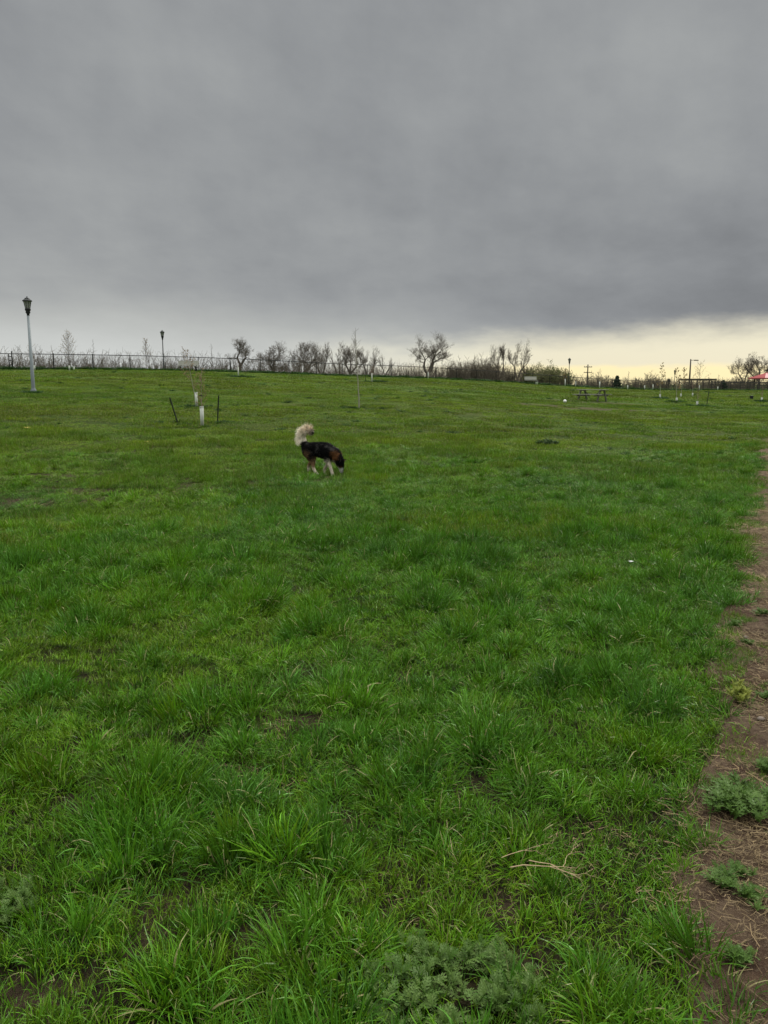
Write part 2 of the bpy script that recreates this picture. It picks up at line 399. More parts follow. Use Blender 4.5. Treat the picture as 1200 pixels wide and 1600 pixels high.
# ------------------------------------------------------------------ grass tufts
def blades(n, base_xy, lean, ln, wd, droop, seg, dead, tone, rng, lift=0.0, kink=0.0):
    """ribbons; base_xy (n,2), lean (n,2) horizontal lean at the tip per unit length, ln, wd (n)"""
    t = np.linspace(0, 1, seg+1)[None, :]
    L = ln[:, None]
    d = np.hypot(lean[:, 0], lean[:, 1])[:, None]+1e-6
    ang0 = np.arctan(d*.6); ang = ang0 + droop[:, None]*t**1.3                     # from vertical
    ang = np.clip(ang, 0, 2.5)
    ds = L/seg
    hx = np.cumsum(np.sin(ang)*ds, 1)-np.sin(ang[:, :1])*ds; vz = np.cumsum(np.cos(ang)*ds, 1)-np.cos(ang[:, :1])*ds
    dirx = (lean[:, 0:1]/d); diry = (lean[:, 1:2]/d)
    sway = (rng.random((n, 1))-.5)*.5*L*t**2
    cx = base_xy[:, 0:1]+dirx*hx-diry*sway; cy = base_xy[:, 1:2]+diry*hx+dirx*sway; cz = vz+lift
    # width direction: random azimuth, mostly across the lean
    wa = np.arctan2(diry, dirx)+math.pi/2+(rng.random((n, 1))-.5)*1.6
    tw = (rng.random((n, 1))-.5)*1.6*t
    w = (wd[:, None]/2)*np.where(t < .55, .75+.45*t, np.maximum(0.0, (1-t)/.45))**.8
    w = np.maximum(w, .0003)
    ax = np.cos(wa+tw)*w; ay = np.sin(wa+tw)*w; azz = (rng.random((n, 1))-.5)*w*.8
    Lf = np.stack([cx-ax, cy-ay, cz-azz], -1); Rt = np.stack([cx+ax, cy+ay, cz+azz], -1)
    V = np.stack([Lf, Rt], 2).reshape(-1, 3)                                    # n, seg+1, 2
    k = np.arange(n)[:, None]*(2*(seg+1)); s = np.arange(seg)[None, :]*2
    a = k+s; Q = np.stack([a, a+1, a+3, a+2], -1).reshape(-1, 4)
    up = np.repeat(np.broadcast_to(t, (n, seg+1)).reshape(-1), 2)
    rep = 2*(seg+1)
    return V, Q, np.repeat(tone, rep), up, np.repeat(dead, rep)
SRC = {}
def source(key, makers, mat):
    c = bpy.data.collections.new('tuft_'+key)
    for i, f in enumerate(makers):
        V, Q, tone, up, dead = f
        o = bpy.data.objects.new('%s_tuft_%02d' % (key, i), npmesh(key, V, Q, mat, {'tone': tone, 'up': up, 'dead': dead}))
        c.objects.link(o)
    SRC[key] = c
def tussock(seed, n=170, R0=.055, L=(.12, .24), w=(.0030, .0058), deadf=.05, spread=1.0):
    r = np.random.default_rng(seed); a = r.random(n)*2*math.pi; q = np.sqrt(r.random(n))
    b = np.stack([np.cos(a), np.sin(a)], -1)*(q*R0)[:, None]
    lean = np.stack([np.cos(a), np.sin(a)], -1)*(q*.9+.15)[:, None]*spread+(r.random((n, 2))-.5)*.9
    com = (r.random(2)-.5)*.5; lean = lean+com
    ln = L[0]+(L[1]-L[0])*r.random(n)**1.2; wd = w[0]+(w[1]-w[0])*r.random(n)
    droop = .12+r.random(n)**2.0*1.9; dead = (r.random(n) < deadf).astype(float)*(.6+.4*r.random(n)); tone = r.random(n)
    droop = np.where(dead > 0, droop+.8, droop)
    return blades(n, b, lean, ln, wd, droop, 5, dead, tone, r)
def patch(seed, n, size, L, w, deadf=.06, seg=3, clump=0.5, flat=0.0):
    r = np.random.default_rng(seed); b = (r.random((n, 2))-.5)*size
    if clump:
        nc = max(3, int(n/14)); c = (r.random((nc, 2))-.5)*size; j = r.integers(0, nc, n); m = r.random(n) < clump
        b[m] = c[j[m]]+r.normal(0, size*.035, (m.sum(), 2))
    lean = r.normal(0, .48, (n, 2)); ln = L[0]+(L[1]-L[0])*r.random(n); wd = w[0]+(w[1]-w[0])*r.random(n)
    droop = .1+r.random(n)**1.5*1.4; dead = (r.random(n) < deadf).astype(float)*(.5+.5*r.random(n)); tone = r.random(n)
    if flat:
        lean = lean*6; droop = droop*.3; 
    return blades(n, b, lean, ln, wd, droop, seg, dead, tone, r)
def litter(seed, n, size):
    r = np.random.default_rng(seed); b = (r.random((n, 2))-.5)*size; a = r.random(n)*2*math.pi; ln = .012+.06*r.random(n)**1.8; w = .0004+.0007*r.random(n)
    el = r.normal(.06, .14, n); bend = r.normal(0, .5, n); V = np.zeros((n, 3, 2, 3))
    for i, t in enumerate((0, .5, 1)):
        aa = a+bend*t; x = b[:, 0]+np.cos(aa)*ln*t; y = b[:, 1]+np.sin(aa)*ln*t; z = .003+np.abs(np.sin(el))*ln*t+r.random(n)*.002
        V[:, i, 0] = np.stack([x-np.sin(aa)*w, y+np.cos(aa)*w, z], -1); V[:, i, 1] = np.stack([x+np.sin(aa)*w, y-np.cos(aa)*w, z+w], -1)
    k = np.arange(n)[:, None]*6; s = np.array([[0, 2]]); A = k+s; Q = np.stack([A, A+1, A+3, A+2], -1).reshape(-1, 4)
    tone = np.repeat(r.random(n), 6); return V.reshape(-1, 3), Q, tone, np.ones(n*6), np.zeros(n*6)
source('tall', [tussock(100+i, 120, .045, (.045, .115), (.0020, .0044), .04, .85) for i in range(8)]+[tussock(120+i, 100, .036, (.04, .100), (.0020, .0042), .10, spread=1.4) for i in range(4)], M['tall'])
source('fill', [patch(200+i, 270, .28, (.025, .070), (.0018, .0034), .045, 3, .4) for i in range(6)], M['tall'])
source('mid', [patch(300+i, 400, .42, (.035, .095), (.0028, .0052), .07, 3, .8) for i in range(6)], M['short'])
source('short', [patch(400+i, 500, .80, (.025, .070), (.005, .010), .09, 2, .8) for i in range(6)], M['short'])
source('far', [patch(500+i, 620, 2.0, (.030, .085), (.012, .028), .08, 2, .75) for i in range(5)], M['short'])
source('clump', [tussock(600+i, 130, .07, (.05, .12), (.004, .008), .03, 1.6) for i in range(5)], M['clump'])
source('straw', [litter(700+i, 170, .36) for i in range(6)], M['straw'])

def scatter(name, key, P, rz, sc, hue, idxs, label, tiltamp=.08, mat=None, comb=0.0, lean=None):
    n = len(P); me = bpy.data.meshes.new(name); me.vertices.add(n); me.vertices.foreach_set('co', np.asarray(P, np.float32).ravel())
    e = .15; X = P[:, 0]; Y = P[:, 1]
    sx = (hgt(X+e, Y)-hgt(X-e, Y))/(2*e); sy = (hgt(X, Y+e)-hgt(X, Y-e))/(2*e)
    if lean is not None: sx = sx-lean[0]; sy = sy-lean[1]
    if comb:
        sx = sx+comb*2*(fbm(X*1.7, Y*1.7, 131, 2)-.5)*2; sy = sy+comb*2*(fbm(X*1.7, Y*1.7, 137, 2)-.5)*2
    c, s = np.cos(-rz), np.sin(-rz); lx = sx*c-sy*s; ly = sx*s+sy*c        # slope in the tuft's own frame
    rot = np.stack([np.arctan(ly)+RN.normal(0, tiltamp, n), -np.arctan(lx)+RN.normal(0, tiltamp, n), rz], -1)
    a = me.attributes.new('rot', 'FLOAT_VECTOR', 'POINT'); a.data.foreach_set('vector', rot.astype(np.float32).ravel())
    a = me.attributes.new('scl', 'FLOAT_VECTOR', 'POINT'); a.data.foreach_set('vector', np.asarray(sc, np.float32).ravel())
    a = me.attributes.new('hue', 'FLOAT', 'POINT'); a.data.foreach_set('value', np.asarray(hue, np.float32))
    a = me.attributes.new('idx', 'INT', 'POINT'); a.data.foreach_set('value', np.asarray(idxs, np.int32))
    o = link(name, me)
    if mat: me.materials.append(mat)
    ng = bpy.data.node_groups.new(name, 'GeometryNodeTree')
    ng.interface.new_socket('Geometry', in_out='INPUT', socket_type='NodeSocketGeometry'); ng.interface.new_socket('Geometry', in_out='OUTPUT', socket_type='NodeSocketGeometry')
    N = ng.nodes; L = ng.links; gi = N.new('NodeGroupInput'); go = N.new('NodeGroupOutput'); ip = N.new('GeometryNodeInstanceOnPoints'); ci = N.new('GeometryNodeCollectionInfo')
    ci.inputs['Collection'].default_value = SRC[key]; ci.inputs['Separate Children'].default_value = True; ci.inputs['Reset Children'].default_value = True
    def na(nm, dt):
        q = N.new('GeometryNodeInputNamedAttribute'); q.data_type = dt; q.inputs['Name'].default_value = nm; return [x for x in q.outputs if x.enabled and x.name == 'Attribute'][0]
    L.new(gi.outputs[0], ip.inputs['Points']); L.new(ci.outputs[0], ip.inputs['Instance']); ip.inputs['Pick Instance'].default_value = True
    L.new(na('idx', 'INT'), ip.inputs['Instance Index']); L.new(na('rot', 'FLOAT_VECTOR'), ip.inputs['Rotation']); L.new(na('scl', 'FLOAT_VECTOR'), ip.inputs['Scale'])
    L.new(ip.outputs[0], go.inputs[0]); md = o.modifiers.new('scatter', 'NODES'); md.node_group = ng
    tag(o, label, 'grass', kind='stuff'); return o
def pts_in(y0, y1, dens, side=.62, pad=1.0):
    """random points in the visible wedge"""
    wmax = 2*(side*y1+pad); c = 1/math.sqrt(dens); a, b = np.meshgrid(np.arange(int(wmax/c)+1), np.arange(int((y1-y0)/c)+1)); a = a.ravel(); b = b.ravel()
    X = (a+RN.random(a.size))*c-wmax/2; Y = y0+(b+RN.random(a.size))*c          # one jittered point per cell: no holes
    q = RN.permutation(a.size); X = X[q]; Y = Y[q]
    k = np.abs(X) < side*Y+pad; return X[k], Y[k]
def keep(X, Y, m): return X[m], Y[m]
MS = .37
def mound(X, Y):
    """nearest grass mound: distance 0..1, outward direction, a random value per mound"""
    gx = np.floor(X/MS); gy = np.floor(Y/MS); best = np.full(X.shape, 9e9); ox = np.zeros(X.shape); oy = np.zeros(X.shape); rv = np.zeros(X.shape)
    for i in (-1, 0, 1):
        for j in (-1, 0, 1):
            a = (gx+i).astype(int) % 256; b = (gy+j).astype(int) % 256
            cx = (gx+i+.15+.7*_P[a, b])*MS; cy = (gy+j+.15+.7*_P[b, a])*MS; q = _P[(a*7+3) % 256, (b*5+11) % 256]
            dx = X-cx; dy = Y-cy; d = np.hypot(dx, dy)/(.70+.6*q); k = d < best
            best = np.where(k, d, best); ox = np.where(k, dx, ox); oy = np.where(k, dy, oy); rv = np.where(k, q, rv)
    h = np.hypot(ox, oy)+1e-6; return np.clip(best/(.62*MS), 0, 1), ox/h, oy/h, rv
def tallness(X, Y):
    """0 short turf .. 1 long lush grass: long near the camera and along the path"""
    e = Y + 2.2*(fbm(X*.35, Y*.35, 80)-.5)*2 - 1.6*sm(-X, 1, 6)*0 
    base = 1-sm(e+1.1*sm(-X, .5, 5)*2, 4.0, 19.0)
    side = (1-sm(pathx(Y)-X, .3, 3.5))*(1-sm(Y, 13, 24))*.8
    return np.clip(np.maximum(base, side), 0, 1)
ART = []      # spots kept free for leafy weeds (x, y, r)
for px_, r_, rr in ((705, 1572, .23), (5, 1440, .12), (1150, 1272, .16), (1152, 1100, .07)):
    P = place(px_, r_); ART.append((P.x, P.y, rr*.5))
def art(X, Y):
    m = np.zeros(X.shape, bool)
    for x, y, r in ART: m |= (X-x)**2+((Y-y)*.9)**2 < r*r
    return m
# long tussocks
X, Y = pts_in(.9, 20, 185, .58, .5); T = tallness(X, Y)
clm = .6*vn(X*3.9, Y*3.4, 90)+.4*vn(X*1.7, Y*1.6, 89); clm = sm(clm, .25, .72)
m = (RN.random(len(X)) < (.40+.55*T)*(.58+.48*clm)*(T > .02)*(1-.35*sm(Y, 5, 12))*(1-.92*bare(X, Y))) & ~onpath(X, Y, np.where(Y < 3.2, .03, .07)) & ~art(X, Y)
X, Y = keep(X, Y, m); T = T[m]; clm = clm[m]; md, mx, my, mr = mound(X, Y)
m = RN.random(len(X)) < 1.08-.75*md**2.2
X, Y = keep(X, Y, m); T = T[m]; clm = clm[m]; md = md[m]; mx = mx[m]; my = my[m]; mr = mr[m]; n = len(X)
big = fbm(X*.5, Y*.5, 91, 2)
hs = (.56+.50*T)*(.62+.50*clm)*(.75+.5*RN.random(n))*(1.85-1.35*md**1.2)*(.72+.56*mr)*(.85+.3*sm(big, .35, .65)); ws = (np.minimum(hs, 1.5)*.6+.38)*(.9+.3*RN.random(n))*(1+.35*(1-T))
hue = np.clip(.60+.5*(fbm(X*.45, Y*.45, 92, 2)-.5)+.4*(fbm(X*2.4, Y*2.4, 94, 2)-.5)+.30*(mr-.5)+RN.normal(0, .16, n)-.12*sm(-X, .3, 3)+.10*sm(X, .5, 3)-.30*sm(Y, 4, 14), 0, 1)
scatter('grass', 'tall', np.stack([X, Y, hgt(X, Y)-.008], -1), RN.random(n)*6.283, np.stack([ws, ws, hs], -1), hue, RN.integers(0, 12, n), 'long lush green grass growing in tussocks across the foreground', .20, comb=.30, lean=(mx*md*.75, my*md*.75))
nT = n
# fill between the tussocks
X, Y = pts_in(.9, 13, 55, .58, .5); T = tallness(X, Y)
m = (RN.random(len(X)) < .95*(T > .02)*(1-.85*bare(X, Y))) & ~onpath(X, Y, -.03) & ~art(X, Y)
X, Y = keep(X, Y, m); T = T[m]; n = len(X); s = (.62+.45*T)*(.75+.5*RN.random(n))
hue = np.clip(.42+1.4*(fbm(X*.45, Y*.45, 92, 2)-.5)+RN.normal(0, .12, n)-.10*sm(-X, .3, 3), 0, 1)
scatter('grass', 'fill', np.stack([X, Y, hgt(X, Y)-.004], -1), RN.random(n)*6.283, np.stack([np.ones(n), np.ones(n), s], -1), hue, RN.integers(0, 6, n), 'low undergrowth of thin grass and dead blades between the tussocks', .15, comb=.2)
# medium, short and far turf
def turf(key, y0, y1, dens, nsrc, label, hb, grow):
    X, Y = pts_in(y0, y1, dens, .60, 2.0)
    D = Dist(np.clip(X/np.maximum(Y, 1), -.9, .9)); fr = np.minimum(1, (Y-y0)/grow)
    b = bare(X, Y); m = (RN.random(len(X)) < fr*(1-.93*b)) & ~onpath(X, Y) & (Y < D+25)
    X, Y = keep(X, Y, m); n = len(X); s = (.70+.6*RN.random(n))*(.45+1.1*sm(fbm(X*1.2, Y*1.2, 95, 2), .25, .75))
    hue = np.clip(hb-.10*sm(Y, 12, 40)+1.3*(fbm(X*.05, Y*.14, 96, 4)-.5)+.9*(fbm(X*1.1, Y*1.1, 97, 2)-.5)+RN.normal(0, .09, n)+.35*np.exp(-((Y-(10.8-.16*X))/1.7)**2)*sm(-X, -.5, 3), 0, 1)
    scatter('grass', key, np.stack([X, Y, hgt(X, Y)-.004], -1), RN.random(n)*6.283, np.stack([np.ones(n)*1.05, np.ones(n)*1.05, s], -1), hue, RN.integers(0, nsrc, n), label, .02); return n
n1 = turf('mid', 5.5, 21, 13, 6, 'medium green turf in the middle of the field', .36, 3)
n2 = turf('short', 15, 48, 3.4, 6, 'short cropped turf towards the slope', .30, 5)
n3 = turf('far', 42, 130, .55, 5, 'short turf on the far slope below the fence', .28, 6)
# darker tufts dotted over the turf
X, Y = pts_in(5, 110, 1.0, .60, 2.0); D = Dist(X/Y)
m = (RN.random(len(X)) < .16+.84*sm(fbm(X*.13, Y*.13, 99, 2), .45, .66)) & (RN.random(len(X)) < .18+.5*(1-sm(Y, 12, 70))) & (Y < D+4) & ~onpath(X, Y)
X, Y = keep(X, Y, m); n = len(X); s = .35+.75*RN.random(n)**2.5*(1+Y/50)
scatter('grass', 'clump', np.stack([X, Y, hgt(X, Y)-.01], -1), RN.random(n)*6.283, np.stack([s*1.6, s*1.1, s*(.75+.3*RN.random(n))], -1), np.clip(.88+RN.normal(0, .1, n), 0, 1), RN.integers(0, 5, n), 'small dark green tufts dotted over the short turf', .1)
nC = n
# longer grass along the fence foot
xs_ = RN.random(1500)*125-52; Yf = 83+.74*xs_+RN.normal(0, .45, 1500); s = 1.2+2.2*RN.random(1500)
scatter('grass', 'clump', np.stack([xs_, Yf, hgt(xs_, Yf)-.01], -1), RN.random(1500)*6.283, np.stack([s*1.7, s*1.5, s*.95], -1), np.clip(.75+RN.normal(0, .2, 1500), 0, 1), RN.integers(0, 5, 1500), 'unmown grass along the foot of the fence', .1)
# straw litter and dead bits: path and bare soil
yy_ = .6+RN.random(3000)**1.4*22; X = pathx(yy_)+.05+RN.random(3000)*PW; Y = yy_
X2, Y2 = pts_in(.6, 8, 60); m2 = RN.random(len(X2)) < bare(X2, Y2)*.9+.008; X = np.concatenate([X, X2[m2]]); Y = np.concatenate([Y, Y2[m2]]); n = len(X)
m = (np.abs(X) < .62*Y+1) & (RN.random(n) < .25+.75*sm(fbm(X*3, Y*3, 66, 2), .42, .6)); X, Y = keep(X, Y, m); n = len(X)
st = scatter('straw_litter', 'straw', np.stack([X, Y, pz(X, Y)+.002], -1), RN.random(n)*6.283, np.ones((n, 3))*(.6+.6*RN.random((n, 1))), RN.random(n), RN.integers(0, 6, n), 'dry tan straw scattered on the bare soil of the path', .05)
st['category'] = 'straw'
print('instances', nT, n1, n2, n3, nC, n)
# thin sprigs of grass on the path
yy_ = .8+RN.random(2600)**1.1*20; X = pathx(yy_)-.03+RN.random(2600)**1.3*PW; Y = yy_
m = ((fbm(X*2.5, Y*2.5, 55, 2)+.10*(RN.random(len(X))-.5)) > .50+.10*sm(X-pathx(Y), 0, .25)) & (np.abs(X) < .62*Y+1); X, Y = keep(X, Y, m); n = len(X); s = .25+.45*RN.random(n)*np.where(X-pathx(Y) < .12, 1.5, 1)
scatter('grass', 'fill', np.stack([X, Y, pz(X, Y)-.004], -1), RN.random(n)*6.283, np.stack([s*.7, s*.7, s*.8], -1), RN.random(n)*.6, RN.integers(0, 6, n), 'thin sprigs of grass growing on the dirt path', .05)

# ------------------------------------------------------------------ leafy weeds
def leaf_shape(L, Wd, lobes, rng, lobed=.9):
    """pinnately lobed leaf as quads along its midrib, in its own frame (x along, y across, z up)"""
    V = []; Fc = []
    def quad(a, b, c, d):
        k = len(V); V.extend([a, b, c, d]); Fc.append((k, k+1, k+2, k+3))
    def z(x): return .25*L*math.sin(x/L*1.9) - .25*L*(x/L)**2.2
    for i in range(6):
        x0 = L*i/6; x1 = L*(i+1)/6; w0 = Wd*.10*(1-.3*i/6); w1 = Wd*.10*(1-.3*(i+1)/6)
        quad((x0, -w0, z(x0)), (x1, -w1, z(x1)), (x1, w1, z(x1)), (x0, w0, z(x0)))
    for i in range(lobes):
        f = .22+.72*i/(lobes-1); x = L*f; ln = Wd*.5*math.sin(math.pi*min(1, .22+.72*f))**.7*(.85+.3*rng.random())
        for s in (-1, 1):
            a = .9+.2*rng.random()-.35*f; dx, dy = math.cos(a), math.sin(a)*s; nx_, ny_ = -dy, dx; w = ln*.17
            p0 = (x, 0); zz = z(x); zl = zz+ln*.12*(rng.random()-.3)
            mid = (x+dx*ln*.55, dy*ln*.55); tip = (x+dx*ln, dy*ln)
            quad((x-.012*L, 0, zz), (mid[0]-nx_*w, mid[1]-ny_*w, (zz+zl)/2), (mid[0]+nx_*w*.9, mid[1]+ny_*w*.9, (zz+zl)/2), (x+.02*L, 0, zz))
            for q in (-.55, .0, .55):                                        # three blunt teeth
                b = a+q*1.0; ex, ey = math.cos(b), math.sin(b)*s; tl = ln*(.50 if q == 0 else .38)
                m0 = mid; wx, wy = -ey*w*.5, ex*w*.5
                quad((m0[0]-wx, m0[1]-wy, (zz+zl)/2), (m0[0]+ex*tl*.8-wx, m0[1]+ey*tl*.8-wy, zl), (m0[0]+ex*tl, m0[1]+ey*tl, zl), (m0[0]+wx, m0[1]+wy, (zz+zl)/2))
    return np.array(V), np.array(Fc)
def leafy_plant(name, label, cat, P, R0, H, nst, leafL, mat, seed, group=None, lobed=True, sq=1.0):
    rng = random.Random(seed); t = thing(name, label, cat, P, 0, group)
    V = []; Fc = []; tone = []; nb = 0; stem = MB()
    kinds = [leaf_shape(1, .72, 5, rng) for _ in range(4)]
    for s in range(nst):
        a = rng.random()*6.283; q = math.sqrt(rng.random()); top = Vector((math.cos(a)*q*R0, math.sin(a)*q*R0*sq, H*(1-.55*q*q)*(.45+.7*rng.random())))
        bs = .55 if R0 > .22 else .05; base = Vector((top.x*bs, top.y*bs, -.01)); stem.pipe([base, base.lerp(top, .5)+Vector((0, 0, .01)), top], [.0022, .0018, .001], 4)
        nl = 7; tn = rng.random()
        for k in range(nl):
            f = .45+.55*k/nl; p = base.lerp(top, f); az_ = k*2.4+rng.random(); el = .25+.75*(k/nl)+rng.random()*.2; sc = leafL*(1.0-.35*k/nl)*(.75+.5*rng.random())
            M4 = Matrix.Translation(p)@Matrix.Rotation(az_, 4, 'Z')@Matrix.Rotation(-el, 4, 'Y')@Matrix.Rotation(rng.uniform(-.4, .4), 4, 'X')@Matrix.Scale(sc, 4)
            v, f_ = kinds[rng.randrange(4)]; A = np.array(M4); vv = v@A[:3, :3].T+A[:3, 3]
            V.append(vv); Fc.append(f_+nb); nb += len(v); tone.append(np.full(len(v), min(1, max(0, tn*.5+.5*rng.random()))))
    o = link('foliage', npmesh('foliage', np.concatenate(V), np.concatenate(Fc), mat, {'tone': np.concatenate(tone)}), t)
    stem.obj('stems', mat, t)
    return t
def gp(px, row):
    P = place(px, row); P.z = float(pz(P.x, P.y)); return P
leafy_plant('mugwort_plant', 'large grey-green feathery weed at the bottom centre of the grass', 'plant', gp(705, 1572), .26, .085, 85, .044, M['mug'], 1, sq=.9)
leafy_plant('mugwort_plant', 'grey-green feathery weed at the left edge of the foreground grass', 'plant', gp(-2, 1435), .12, .10, 20, .045, M['mug'], 2)
leafy_plant('leafy_weed', 'broad leafy weed lying at the edge of the dirt path', 'plant', gp(1162, 1275), .19, .03, 26, .075, M['weed'], 3, sq=.75)
leafy_plant('yellow_flowering_weed', 'small yellow-green weed on the path edge beside a tussock', 'plant', gp(1153, 1105), .07, .09, 18, .04, M['yweed'], 4)
leafy_plant('dark_weed_clump', 'dark green leafy clump in the middle of the right field', 'plant', gp(855, 697), .30, .18, 30, .09, M['bushweed'], 5, sq=.5)
wl = [(1150, 985, .05), (1185, 968, .06), (1168, 1015, .04), (1130, 1395, .06), (1175, 1425, .05), (1160, 1385, .04), (1150, 1520, .05), (1190, 1215, .05), (1192, 1100, .04)]
WL = ['bright green flat weed on the upper part of the dirt path, nearest the grass edge', 'bright green flat weed farthest up the dirt path, by the photo edge', 'pale flat weed on the dirt path just below the two bright ones',
      'lobed green weed sprawling from the grass edge onto the lower dirt path', 'small grey-green weed on the lower dirt path near the right photo edge', 'small weed just above the grey-green one on the lower dirt path', 'green weed at the grass edge at the bottom of the dirt path',
      'small weed on bare soil just above the broad leafy weed', 'small grey weed on the path beside the yellow-green weed']
for i, (a, b, r_) in enumerate(wl):
    leafy_plant('path_weed', WL[i], 'plant', gp(a, b), r_, .02, 7, r_*.8, M['weed'], 20+i, 'small weeds on the dirt path')

# dry twig in the grass
def dry_twig():
    P = gp(845, 1400); t = MB(); rng = random.Random(4)
    def br(p, d, L, r, lv):
        pts = [p]; q = p
        for k in range(5):
            d = (d+Vector((rng.uniform(-.35, .35), rng.uniform(-.35, .35), rng.uniform(-.22, .2)))).normalized(); q = q+d*L/5; pts.append(q)
            if lv < 3 and k > 0 and rng.random() < .8: br(q, (d+Vector((rng.uniform(-1, 1), rng.uniform(-1, 1), rng.uniform(-.1, .6)))).normalized(), L*.45, r*.6, lv+1)
        t.pipe(pts, [r*(1-.14*i) for i in range(6)], 5)
    br(Vector((-.10, -.02, .11)), Vector((1, .25, .25)).normalized(), .20, .0022, 0)
    br(Vector((-.04, .0, .12)), Vector((1, -.4, .0)).normalized(), .16, .0018, 0)
    br(Vector((-.12, .03, .11)), Vector((1, .5, .1)).normalized(), .15, .0014, 0)
    o = t.obj('dry_twig', M['drystem']); o.location = P; tag(o, 'pale tan dried branching stem lying in the near right grass', 'twig')
dry_twig()
def flower(px, row, lab):
    P = gp(px, row); t = thing('wildflower', lab, 'flower', P); s = MB().pipe([(0, 0, 0), (.005, 0, .08), (0, .004, .15)], .0012, 4); s.obj('stem', M['weed'], t)
    h = MB(); rng = random.Random(px)
    for k in range(22): a = rng.random()*6.3; q = rng.random()*.012; h.lathe([(.0005, 0), (.003, .002), (.0015, .005)], 5, (math.cos(a)*q, math.sin(a)*q, .15+rng.random()*.008))
    h.obj('flower_head', M['yweed'], t)
flower(984, 1392, 'tiny pale yellow wildflower in the grass left of the path, the farther of two'); flower(1015, 1500, 'tiny pale yellow wildflower in the grass left of the path, the nearer of two')
def flat_bit(name, px, row, sz, mat, label, cat, zz=.05):
    P = gp(px, row); rng = random.Random(px); b = MB(); n = 9; 
    top = [(math.cos(6.283*k/n)*sz*rng.uniform(.7, 1.1), math.sin(6.283*k/n)*sz*.7*rng.uniform(.7, 1.1), zz+rng.uniform(0, .3)*sz) for k in range(n)]
    k0 = 0; b.v = top+[(x, y, z-.004) for x, y, z in top]; b.f = [tuple(range(n)), tuple(range(2*n-1, n-1, -1))]+[(k, (k+1) % n, n+(k+1) % n, n+k) for k in range(n)]
    o = b.obj(name, mat); o.location = P; tag(o, label, cat)
flat_bit('paper_scrap', 985, 888, .028, M['white'], 'scrap of white paper lying in the grass left of the path', 'litter', .06)
flat_bit('dry_leaf', 42, 671, .11, M['leafy'], 'yellow dry leaf lying on the turf at the far left', 'leaf', .04)
flat_bit('dry_leaf', 230, 693, .05, M['leafy'], 'small orange-yellow leaf on the turf below the tree guard', 'leaf', .04)
# pebbles on the path
for i, (a, b) in enumerate([(1188, 1135), (1165, 1005)]):
    P = gp(a, b); m_ = MB(); rng = random.Random(i); m_.lathe([(.002, 0), (.014, .004), (.016, .010), (.009, .017), (.002, .019)], 9); m_.v = [(x*1.2+rng.uniform(-.001, .001), y+rng.uniform(-.001, .001), z) for x, y, z in m_.v]
    o = m_.obj('pebble', M['stone'], smooth=True); o.location = P; tag(o, ['small pebble on the dirt path beside the yellow-green weed', 'small pebble on the upper dirt path between the bright weeds'][i], 'stone', 'pebbles on the path')

# ------------------------------------------------------------------ trees
def grow_tree(seed, H, spread, forks, trunk_h, r0, gnarl=.35, levels=5, up=.25, dens=3, twr=.012):
    rng = random.Random(seed); tr = MB(); cr = MB()
    def br(p, d, L, r, lv):
        ns = 4 if lv < 2 else (3 if lv < levels else 2); pts = [p]; q = p; rs = [r]
        for k in range(ns):
            gg = gnarl*(1.0 if lv < 3 else .45); d = (d+Vector((rng.gauss(0, gg), rng.gauss(0, gg), rng.gauss(0, gg*.6)+up*(.25 if lv < 3 else .45)))*.55).normalized()
            q = q+d*L/ns; pts.append(q); rs.append(max(r*(1-.42*(k+1)/ns), twr))
            if lv < levels and lv > 0 and rng.random() < (.9 if lv < levels-1 else .7) and not (lv == 1 and k < 2 and rng.random() < .75):
                s = Vector((rng.gauss(0, 1), rng.gauss(0, 1), rng.gauss(.25, .6))).normalized()
                br(q, (d*.55+s*.85).normalized(), L*rng.uniform(.38, .62)*(1.0 if lv < 3 else 1.25), rs[-1]*.55, lv+1)
        (tr if lv < 2 else cr).pipe(pts, rs, 6 if lv < 2 else 3)
        if lv < levels:
            for _ in range(dens+(1 if lv == levels-1 else 0)):
                s = Vector((rng.gauss(0, 1), rng.gauss(0, 1), rng.gauss(.3, .5))).normalized()
                br(q, (d*.9+s*.75).normalized(), L*rng.uniform(.50, .74)*(1.0 if lv < 3 else 1.15), rs[-1]*.70, lv+1)
    tr.pipe([(0, 0, -.6), (0, 0, 0), (.02*H, 0, trunk_h)], [r0*1.15, r0*1.1, r0*.9], 8)
    base = Vector((.02*H, 0, trunk_h)); L0 = (H-trunk_h)*.55
    for a, el, f in forks:
        d = Vector((math.cos(a)*math.cos(el), math.sin(a)*math.cos(el), math.sin(el))); br(base, d, L0*f, r0*.80, 1)
    # fit to the wanted height and half-width
    vs_ = np.array(tr.v+cr.v); zt = np.percentile(vs_[:, 2], 98.5); wx = np.percentile(np.abs(vs_[:, 0]-.02*H), 93)
    sx = spread/max(wx, .01); sz = H/zt
    for m_ in (tr, cr): m_.v = [((x-.02*H)*(sx if z > trunk_h*.6 else 1)+.02*H*0 if True else x, y*sx if z > trunk_h*.6 else y, z*sz) for x, y, z in m_.v]
    return tr, cr
def tree(px, top, half, back, seed, forks, label, lv=4, gn=.35, th=.2, dens=2, mat='twig', r0=None, group='bare trees behind the fence', name='bare_tree', twr=None):
    Y0 = float(Dist(ray(px, 600)[0]))+back; P = at(px, Y0); H = zrow(P, top)-P.z; hw = half/F*Y0
    t = thing(name, label, 'tree', P, 0, group)
    tr, cr = grow_tree(seed, H, hw, forks, H*th, r0 or H*.050, gn, lv, dens=dens, twr=twr or .0070*Y0/100)
    tr.obj('trunk', M['bark'], t); cr.obj('crown', M[mat], t); return t
up3 = [(0.3, .9, 1), (2.6, .95, 1), (4.5, 1.1, .9)]
